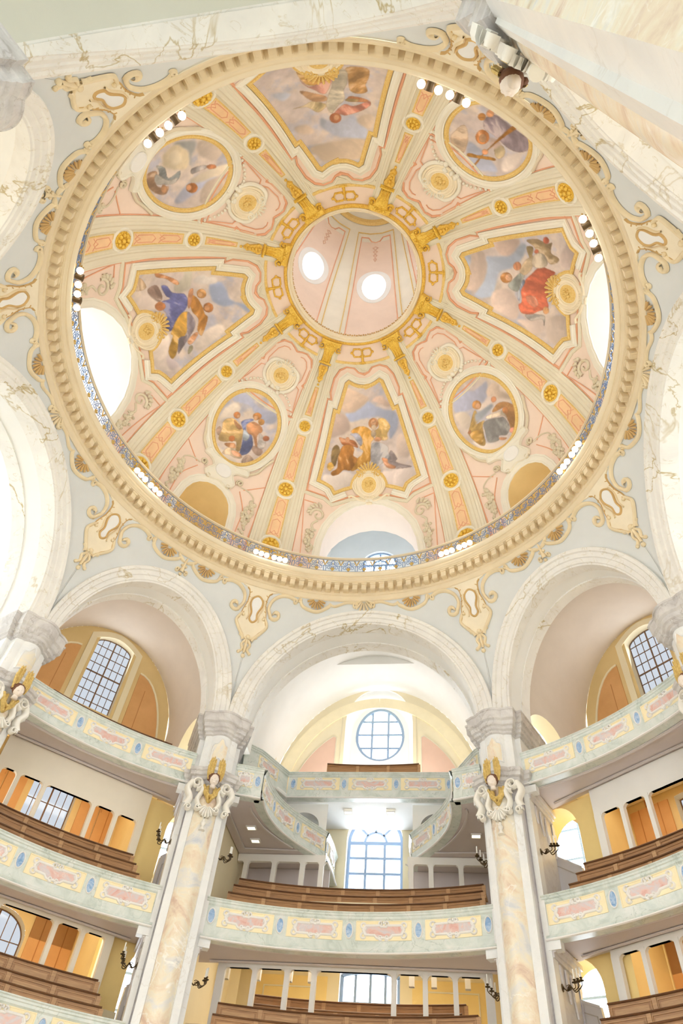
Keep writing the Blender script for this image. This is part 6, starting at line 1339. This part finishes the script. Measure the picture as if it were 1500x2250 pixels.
def bay_parapet(c, half, ztop, label, npan, pitch, pw):
    p = arc_path(c, RG, -half, half); L = dg(2 * half); m = L / 2
    pan = [m + dg(pitch) * (k - (npan - 1) / 2) for k in range(npan)]; ov = [m + dg(pitch) * (k - npan / 2) for k in range(npan + 1)]; ov = [s for s in ov if .1 < s < L - .1]
    return parapet(p, ztop, label, pan, ov, G_, pw=pw)
bay_parapet(90, 22.1, 11.38, 'green marble parapet of the middle gallery between the two front pillars', 4, 10.5, 1.88)
bay_parapet(135, 15.7, 16.45, 'uppermost green marble parapet across the left gallery bay', 3, 10.8, 1.95)
bay_parapet(135, 15.7, 11.38, 'second green marble parapet across the left gallery bay', 3, 10.8, 1.95)
bay_parapet(135, 15.7, 7.50, 'lowest green marble parapet at the bottom left corner', 3, 10.8, 1.95)
bay_parapet(45, 15.7, 16.45, 'uppermost green marble parapet across the right gallery bay', 3, 10.8, 1.95)
bay_parapet(45, 15.7, 11.38, 'lower green marble parapet across the right gallery bay', 3, 10.8, 1.95)
# curved wings of the middle bay
def wing(s_, label):
    P = [(x * s_, y) for x, y in ((4.86, 12.06), (4.3, 12.27), (3.78, 12.44))]
    Q = smooth([(x * s_, y) for x, y in ((3.76, 12.46), (3.80, 13.3), (3.62, 14.5), (3.18, 15.6), (2.58, 16.6), (1.92, 17.55))], 10)
    E_ = [(1.90 * s_, 17.58), (1.82 * s_, 18.6), (1.80 * s_, 19.9)]
    seg = []
    for path, pan, ov, pw in ((P, [.42], [.95], .62), (Q, [.9, 2.75, 4.75], [1.85, 3.75], [1.4, 1.45, 1.5]), (E_, [1.2], [.2], 1.5)):
        p = [(-x, y) for x, y in path]                                        # world x is minus u in the west bay
        p = p if s_ > 0 else p[::-1]
        L = float(np.sum(np.linalg.norm(np.diff(np.array(p), axis=0), axis=1)))
        if s_ < 0: pan = [L - q for q in pan]; ov = [L - q for q in ov]
        seg.append((p[::-1], [L - q for q in pan], [L - q for q in ov], pw))
    root = None
    for p, pan, ov, pw in seg:
        r_ = parapet(p, 16.45, label, pan, ov, G_, pw=pw)
        if root is None: root = r_
        else:
            off = Vector(r_.location) - Vector(root.location)
            for c in list(r_.children): c.parent = root; c.location = Vector(c.location) + off
            bpy.data.objects.remove(r_)
    return root
wing(1, 'curved marble parapet sweeping back from the left front pillar'); wing(-1, 'curved marble parapet sweeping back from the right front pillar')
# highest gallery at the back of the middle bay
p = [(-4.35, 16.2), (-3.9, 17.1), (3.9, 17.1), (4.35, 16.2)]
p4 = [(3.9 - 7.8 * k / 30, 17.1) for k in range(31)]
r4 = parapet(p4, 19.09, 'straight marble parapet of the highest gallery under the oval window', [3.9 - 2.45, 3.9, 3.9 + 2.45], [3.9 - 3.65, 3.9 - 1.22, 3.9 + 1.22, 3.9 + 3.65], G_, pw=2.0)
for s_ in (1, -1):
    q = [(-s_ * x, y) for x, y in ((5.5, 14.6), (4.9, 15.2), (3.95, 17.1))]; q = dense(q if s_ < 0 else q[::-1], .3)
    M_, L_ = path_map(q, 19.09); r_ = parapet(q, 19.09, 'short slanted parapet beside the highest gallery, %s end' % ('left' if s_ > 0 else 'right'), [L_ / 2], [], G_, pw=1.4)

# slabs under the galleries
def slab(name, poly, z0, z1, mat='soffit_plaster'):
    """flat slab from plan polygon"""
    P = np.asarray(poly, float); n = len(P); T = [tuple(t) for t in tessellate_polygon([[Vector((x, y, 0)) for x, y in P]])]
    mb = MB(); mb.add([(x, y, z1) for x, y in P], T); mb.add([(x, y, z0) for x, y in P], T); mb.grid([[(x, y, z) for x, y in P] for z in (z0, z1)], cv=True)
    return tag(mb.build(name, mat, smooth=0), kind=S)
def bpoly(c, uw): e, t = bay_dir(c); return [tuple((e * w_ + t * u)[:2]) for u, w_ in uw]
def bay_slab(c, half, z0, z1, wb, va, edge=None):
    A_ = np.radians(np.linspace(-half, half, 30)); inner = [(13.0 * sin(a), 13.0 * cos(a)) for a in A_]
    return slab('floor_gallery', bpoly(c, inner + [(va * .99, 14.42), (-va * .99, 14.42)]), z0 + .02, z1)
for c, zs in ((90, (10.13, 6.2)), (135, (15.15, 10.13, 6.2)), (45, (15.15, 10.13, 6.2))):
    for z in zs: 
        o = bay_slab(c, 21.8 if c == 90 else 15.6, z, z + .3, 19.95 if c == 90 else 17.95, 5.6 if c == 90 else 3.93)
        rz_ = z + (1.95 if c == 90 else 1.75) if z < 15 else 16.25
        va = 5.6 if c == 90 else 3.93; wb = 19.95 if c == 90 else 17.95
        slab('floor_gallery', bpoly(c, [(va * .99, 14.42), (va * .99, wb), (-va * .99, wb), (-va * .99, 14.42)]), rz_, rz_ + .2, 'cream_plaster')
        slab('floor_gallery', bpoly(c, [(va * .99, 14.40), (va * .99, 14.44), (-va * .99, 14.44), (-va * .99, 14.40)]), z + .1, rz_ + .2, 'cream_plaster')
        if z > 6.5:
            # beam along the screen and a raised border on the soffit
            e, t = bay_dir(c); va = 5.6 if c == 90 else 3.93; Mz = lambda u, v, h, z=z, e=e, t=t: np.stack([e[0] * v + t[0] * u, e[1] * v + t[1] * u, z - h + 0 * u], -1)
            arc = [(12.75 * 0 + 13.35 * sin(a), 13.35 * cos(a)) for a in np.radians(np.linspace(-(19.5 if c == 90 else 14), 19.5 if c == 90 else 14, 24))]
            mb = MB(); mb.ribbon(lambda u, v, h: Mz(u, v, h), np.array(arc), .16, .05, False, 'ogee'); mb.ribbon(lambda u, v, h: Mz(u, v, h), np.array([(-va * .9, 14.12), (va * .9, 14.12)]), .14, .05, False, 'ogee'); mb.build('soffit_moulding', 'soffit_plaster', o, 30)
wp = [(4.7, 12.15), (3.76, 12.46)] + [tuple(x) for x in smooth([(3.76, 12.46), (3.80, 13.3), (3.62, 14.5), (3.18, 15.6), (2.58, 16.6), (1.92, 17.55)], 6)[1:]] + [(1.8, 19.95), (5.6, 19.95), (5.6, 13.9)]
for s_ in (1, -1):
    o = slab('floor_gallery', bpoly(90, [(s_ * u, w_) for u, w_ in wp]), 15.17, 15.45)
    Mz = lambda u, v, h: np.stack([-u, v, 15.15 - h + 0 * u], -1)
    mb = MB(); L = [(s_ * (u + .42), w_) for u, w_ in smooth([(3.8, 12.9), (3.84, 13.4), (3.62, 14.5), (3.18, 15.5), (2.7, 16.3)], 6)]; mb.ribbon(Mz, L, .08, .05, False, 'flat'); mb.ribbon(Mz, [(s_ * 5.25, 13.2), (s_ * 5.25, 16.4), (s_ * 2.9, 16.5)], .08, .05, False, 'flat'); mb.build('soffit_moulding', 'grey_plaster', o, 30)
slab('floor_gallery', bpoly(90, [(5.55, 14.7), (4.9, 15.2), (3.9, 17.1), (-3.9, 17.1), (-4.9, 15.2), (-5.55, 14.7), (-5.6, 19.95), (5.6, 19.95)]), 17.81, 18.05, 'white_plaster')

# ------------------------------------------------------------------ white post screens under the galleries
def screen(c, w_, posts, z0, ztop, va, label, zopen, wp_=.15, ends=True, mat='white_post', vb=None):
    ua = -va if vb is None else vb
    M = Mwall(c, w_); loc = M(np.array([0.]), np.array([z0]), np.array([0.]))[0]; root = thing('post_screen', loc, label, 'colonnade', 'white post screens under the galleries')
    mb = MB(); mb.plate(M, [(ua, zopen), (va, zopen), (va, ztop), (ua, ztop)], .14, -.07); mb.add(M(np.array([ua, va, va, ua]), np.array([zopen] * 4), np.array([.07, .07, -.07, -.07])), [(0, 1, 2, 3)]); mb.build('beam', mat, root, 0)
    P0_ = None
    allp = list(posts) + ([ua + .14, va - .14] if ends else [])
    for u in allp:
        mb = MB(); hw = wp_ / 2 if ua + .2 < u < va - .2 else .14
        mb.add(M(np.array([u - hw, u + hw, u + hw, u - hw] * 2), np.array([z0] * 4 + [zopen + .02] * 4), np.array([.09, .09, -.09, -.09] * 2)), [(0, 1, 5, 4), (1, 2, 6, 5), (2, 3, 7, 6), (3, 0, 4, 7)])
        for s_ in (1, -1):                                                    # curved brackets in the upper corners
            if (u > va - .2 and s_ > 0) or (u < ua + .2 and s_ < 0): continue
            x0 = u + s_ * hw; t = np.linspace(0, pi / 2, 6); R_ = .14; cur = [(x0 + s_ * (R_ - R_ * cos(x)), zopen - R_ + R_ * sin(x)) for x in t] + [(x0, zopen + .01)]
            mb.plate(M, cur, .14, -.07)
        mb.build('post', mat, root, 0)
    return root
PN = [-1.75, -.78, .78, 1.75]
screen(135, 14.35, [-1.7, -.76, 1.2, 2.2], Z2, 15.15, 3.1, 'cream post screen behind the second-tier pews, left bay', 13.98, mat='cream_post', vb=-2.85)
screen(135, 14.35, [-1.95, -.98, 1.0, 2.0], Z1, 10.13, 3.1, 'cream post screen behind the lowest pews, left bay', 10.0, mat='cream_post', vb=-3.05)
screen(45, 14.35, [1.0, 0, -1.9, -2.9], Z2, 15.15, 2.12, 'white post screen behind the second-tier pews, right bay', 14.2, vb=-3.9)
screen(45, 14.35, [1.5, .36, -1.6, -2.7], Z1, 10.13, 2.62, 'white post screen behind the lowest pews, right bay', 9.95, vb=-3.9)
screen(90, 14.35, [-3.5, -2.5, -1.45, 1.3, 2.25, 3.4], Z1, 10.13, 4.75, 'white post screen across the lowest gallery of the middle bay', 10.0, .17)
for s_ in (1, -1):
    M = Mwall(90, 17.0); root = thing('post_screen', bay_pt(90, s_ * 3.5, 17.0, Z2), 'white post screen under the %s curved gallery wing' % ('left' if s_ > 0 else 'right'), 'colonnade', 'white post screens under the galleries')
    a, b = sorted((s_ * 1.75, s_ * 5.6)); mb = MB(); mb.plate(M, [(a, 14.85), (b, 14.85), (b, 15.15), (a, 15.15)], .16, -.08); mb.build('beam', 'white_post', root, 0)
    for u in (5.2, 3.95, 2.72, 1.9):
        mb = MB(); u *= s_; mb.add(M(np.array([u - .1, u + .1, u + .1, u - .1] * 2), np.array([Z2] * 4 + [14.9] * 4), np.array([.1, .1, -.1, -.1] * 2)), [(0, 1, 5, 4), (1, 2, 6, 5), (2, 3, 7, 6), (3, 0, 4, 7)])
        for q in (1, -1):
            t = np.linspace(0, pi / 2, 6); cur = [(u + q * (.1 + .14 - .14 * cos(x)), 14.72 + .14 * sin(x)) for x in t] + [(u + q * .1, 14.87)]; mb.plate(M, cur, .14, -.07)
        mb.build('post', 'white_post', root, 0)
    # partition behind the posts and arches under the highest gallery
    mb = MB(); M2 = Mwall(90, 18.4); mb.plate(M2, [(a, 12.4), (b, 12.4), (b, 15.15), (a, 15.15)], .1); tag(mb.build('wall_wing_%s' % ('left' if s_ > 0 else 'right'), 'soffit_plaster', smooth=0), kind=S)
    M3 = Mwall(90, 17.5); a, b = sorted((s_ * 1.95, s_ * 5.6)); mb = MB(); holes_wall(mb, M3, a, b, 15.45, 17.76, [(s_ * 4.6, .5, 15.45, 16.7, .5, ), (s_ * 3.05, .75, 15.45, 16.75, .6)]); hs_ = tag(mb.build('wall_upper_wing_%s' % ('left' if s_ > 0 else 'right'), 'white_plaster', smooth=0), kind=S)
    mb = MB(); [reveal(mb, M3, h, .4) for h in ((s_ * 4.6, .5, 15.45, 16.7, .5), (s_ * 3.05, .75, 15.45, 16.75, .6))]; mb.build('arch_reveal', 'white_plaster', hs_, 30)

# ------------------------------------------------------------------ pews in curved rows
def pew(c, r, ztop, half, label, hgt=.62, off=0.0, light=False):
    M = Mcyl(c, r, ztop); a = radians(half) * r; o_ = radians(off) * r; S_ = np.linspace(-a + o_, a + o_, 40); loc = M(np.array([o_]), np.array([-hgt]), np.array([0.]))[0]
    root = thing('pew', loc, label, 'pew', 'curved rows of pews'); sec = lambda L: [M(S_, np.full(40, z), np.full(40, h)) for h, z in L]
    mb = MB(); mb.grid(sec([(-.05, -hgt), (.0, -hgt), (.0, -.04), (-.05, -.04)]), cu=True)
    mb.add([M(np.array([s]), np.array([z]), np.array([h]))[0] for s in (S_[0],) for h, z in ((-.4, -hgt), (0, -hgt), (0, 0), (-.12, 0), (-.4, -.4))], [(0, 1, 2, 3, 4)]); mb.add([M(np.array([s]), np.array([z]), np.array([h]))[0] for s in (S_[-1],) for h, z in ((-.4, -hgt), (0, -hgt), (0, 0), (-.12, 0), (-.4, -.4))], [(0, 1, 2, 3, 4)])
    mb.grid(sec([(-.02, -.42), (-.45, -.42), (-.45, -.46), (-.02, -.46)]), cu=True)
    mb.build('back', 'pew_wood', root, 30)
    mb = MB(); mb.grid(sec([(-.07, -.045), (.05, -.045), (.07, -.02), (.05, .0), (-.07, .0)]), cu=True); mb.build('cap_rail', 'pew_cap', root, 40)
    n = max(3, int(2 * a / 1.25)); st = 2 * a / n
    for k in range(n):
        s0, s1 = -a + o_ + st * k, -a + o_ + st * (k + 1)
        mb = MB(); Q = dense([(s0 + .1, -hgt + .03), (s1 - .1, -hgt + .03), (s1 - .1, -.12), (s0 + .1, -.12)], .3, True); mb.ribbon(M, Q, .02, .022, True, 'flat'); mb.slab(M, [(s0 + .18, -hgt + .08), (s1 - .18, -hgt + .08), (s1 - .18, -.19), (s0 + .18, -.19)], .018, 0, .4); mb.build('panel', 'pew_wood_light' if light else 'pew_wood', root, 30)
        mb = MB(); mb.plate(M, [(s0 - .07, -hgt), (s0 + .07, -hgt), (s0 + .07, -.05), (s0 - .07, -.05)], .02); mb.build('stile', 'pew_wood_light', root, 0)
    return root
def side(c): return {90: 'middle bay', 135: 'left bay', 45: 'right bay'}[c]
for i, (r, z) in enumerate(((15.55, 13.22), (14.7, 12.62), (13.9, 12.02))): pew(90, r, z, 17.7 + .7 * i, '%s curved oak pew of the second gallery, middle bay' % ('highest rear', 'middle', 'front')[i], .5)
for c in (135, 45):
    for i, (r, z) in enumerate(((14.18, 12.64), (13.78, 12.2), (13.4, 11.75))): pew(c, r, z, 10.9 + .6 * i, '%s curved oak pew of the second gallery, %s' % (('highest rear', 'middle', 'front')[i], side(c)), .42)
    for i, (r, z) in enumerate(((14.18, 8.70), (13.78, 8.24), (13.4, 7.85))): pew(c, r, z, 11.4 + .5 * i, '%s curved oak pew of the lowest gallery, %s' % (('highest rear', 'middle', 'front')[i], side(c)), .42, 0, True)
pew(135, 13.45, 16.82, 11.2, 'oak pew just showing over the uppermost parapet, left bay', .5)
for i, (r, z) in enumerate(((13.75, 8.62), (13.35, 8.2))): pew(90, r, z, 17.6 + .5 * i, '%s long oak pew at the bottom of the middle bay' % ('rear', 'front')[i], .45, 0, True)
for i, (r, z) in enumerate(((16.8, 9.82), (16.1, 9.35))): pew(90, r, z, 13.2, '%s oak pew seen between the posts, lowest gallery of the middle bay' % ('upper', 'lower')[i], .5)
pew(90, 18.0, 20.05, 7.2, 'red-brown pew behind the highest parapet under the oval window', .9)

# ------------------------------------------------------------------ candle sconces, stair walls, ceiling lights
def sconce(p, d, label, n=3):
    """p on the wall, d unit direction out of the wall"""
    p = np.asarray(p, float); d = np.asarray(d, float); t = np.cross([0, 0, 1], d); root = thing('candle_sconce', p, label, 'sconce', 'candle sconces on the pillars'); ax = np.array([t, np.cross(d, t), d])
    mb = MB(); mb.lathe(p, [(.001, .03), (.03, .05), (.05, .03), (.10, .02), (.11, 0)], 14, ax); mb.build('back_plate', 'bronze', root, 40)
    f = lambda L: np.array([p + d * a + np.array([0, 0, b]) + t * c for a, b, c in L])
    for k in range(n):
        tv = (k - (n - 1) / 2) * .17; out = .44 + .05 * k; up = .07 * k
        mb = MB(); L = smooth([(.03, 0), (.12, -.07), (.24, .03 + up * .3), (.30, .0 + up * .5), (out - .06, -.12 + up), (out, -.02 + up)], 5) if False else None
        raw = [(.03, 0, 0), (.14, -.08, tv * .2), (.25, .02, tv * .5), (.34, -.10, tv * .8), (out, -.08 + up, tv), (out, .02 + up, tv)]
        A3 = np.array(raw); sm = np.hstack([smooth(A3[:, :2], 5), smooth(A3[:, 1:], 5)[:, 1:]]); mb.tube(f(sm), .016, 6); arm = mb.build('arm', 'bronze', root, 60)
        b = f([(out, .02 + up, tv)])[0]; mb = MB(); mb.lathe(b, [(.001, 0), (.03, 0), (.085, .02), (.08, .035), (.03, .04), (.025, .07), (.045, .09), (.04, .11), (.001, .11)], 12); mb.build('drip_cup', 'bronze', arm, 40)
        mb = MB(); mb.lathe(b, [(.022, .1), (.022, .36), (.012, .375), (.001, .38)], 8); mb.build('candle', 'candle_wax', arm, 40)
        if k == 0: mb = MB(); mb.tube(f([(q[0] + .2, q[1] - .02, 0) for q in sp(0, 0, .02, .09, 0, 1.4, 16)]), .012, 5); mb.build('curl', 'bronze', root, 60)
    return root
def flank(a, w_, z, s_): e, t = bay_dir(a); p = e * w_ + t * s_ * .9; p[2] = z; return p, t * s_
for a, w_, z, s_, lb in ((64.26, 13.35, 12.95, -1, 'bronze sconce on the right flank of the right front pillar, upper one'), (64.26, 13.4, 9.0, -1, 'bronze sconce on the right flank of the right front pillar, lower one'),
                         (64.26, 13.5, 13.05, 1, 'bronze sconce peeping out left of the right front pillar, upper one'), (64.26, 13.5, 9.05, 1, 'bronze sconce peeping out left of the right front pillar, lower one'),
                         (115.74, 13.5, 13.0, -1, 'bronze sconce right of the left front pillar, upper one'), (115.74, 13.5, 9.0, -1, 'bronze sconce right of the left front pillar, lower one'),
                         (115.74, 13.4, 13.1, 1, 'bronze sconce on the left flank of the left front pillar, upper one'), (115.74, 13.4, 9.1, 1, 'bronze sconce on the left flank of the left front pillar, lower one')):
    p, d = flank(a, w_, z, s_); sconce(p, d, lb)
for az, s_, z, pts, nm in ((45, 1, Z2, ((4.9, 14.0), (4.28, 13.6), (3.23, 12.9), (3.18, 12.3)), 'in the upper passage right of the right front pillar'), (45, 1, Z1, ((4.9, 9.5), (4.25, 9.18), (3.55, 8.9), (3.5, 8.4)), 'in the lower passage right of the right front pillar'),
                           (135, -1, Z2, ((5.3, 14.3), (4.55, 13.7), (3.98, 13.2), (3.95, 12.6)), 'in the upper passage left of the left front pillar'), (135, -1, Z1, ((5.3, 9.8), (4.77, 9.43), (4.05, 8.95), (4.02, 8.4)), 'in the lower passage left of the left front pillar')):
    M = Mwall(az, 14.7); root = thing('stair_wall', M(np.array([s_ * 4.3]), np.array([z - .2]), np.array([0.]))[0], 'grey slanting stair wall %s' % nm, 'stair wall', 'stair walls beside the pillars')
    q = [(s_ * u, v) for u, v in pts]; body = q + [(q[-1][0], z - .2), (q[0][0], z - .2)]
    mb = MB(); mb.plate(M, body, .12, 0); mb.build('panel_wall', 'stair_grey', root, 0)
    mb = MB(); mb.ribbon(M, q[:3], .07, .16, False, 'flat', -.02); mb.build('handrail', 'stair_grey', root, 0)
    mb = MB(); c_ = np.mean(body, 0); mb.ribbon(M, [tuple(c_ + (np.array(p_) - c_) * .72) for p_ in body], .03, .03, True, 'flat', .11); mb.build('panel_moulding', 'line_grey', root, 0)
def downlight(p, label):
    root = thing('downlight', p, label, 'ceiling light', 'square lights in the gallery soffits'); p = np.asarray(p, float)
    mb = MB(); x, y = np.array([.17, 0, 0]), np.array([0, .13, 0])
    for q in (1, -1): mb.box(p + x * 1.1 * q, (.02, 0, 0), y * 1.15, (0, 0, .03)); mb.box(p + y * 1.12 * q, x * 1.2, (0, .018, 0), (0, 0, .03))
    mb.build('frame', 'white_post', root, 0); mb = MB(); mb.box(p + np.array([0, 0, .0]), x, y, (0, 0, .012)); mb.build('diffuser', 'downlight_glow', root, 0)
for u, w_, z, lb in ((4.55, 14.6, 15.13, 'square ceiling light under the left curved wing, nearer one'), (4.6, 15.7, 15.13, 'square ceiling light under the left curved wing, farther one'), (-4.6, 15.0, 15.13, 'square ceiling light under the right curved wing'),
                     (2.9, 18.2, 17.74, 'leftmost square light under the highest gallery'), (1.1, 18.2, 17.74, 'square light under the highest gallery left of the window head'), (-.9, 18.2, 17.74, 'square light under the highest gallery right of the window head'), (-2.9, 18.2, 17.74, 'rightmost square light under the highest gallery')):
    downlight(bay_pt(90, u, w_, z), lb)

# ------------------------------------------------------------------ names and leftovers
for o in bpy.data.objects:
    if '_org' in o: del o['_org']
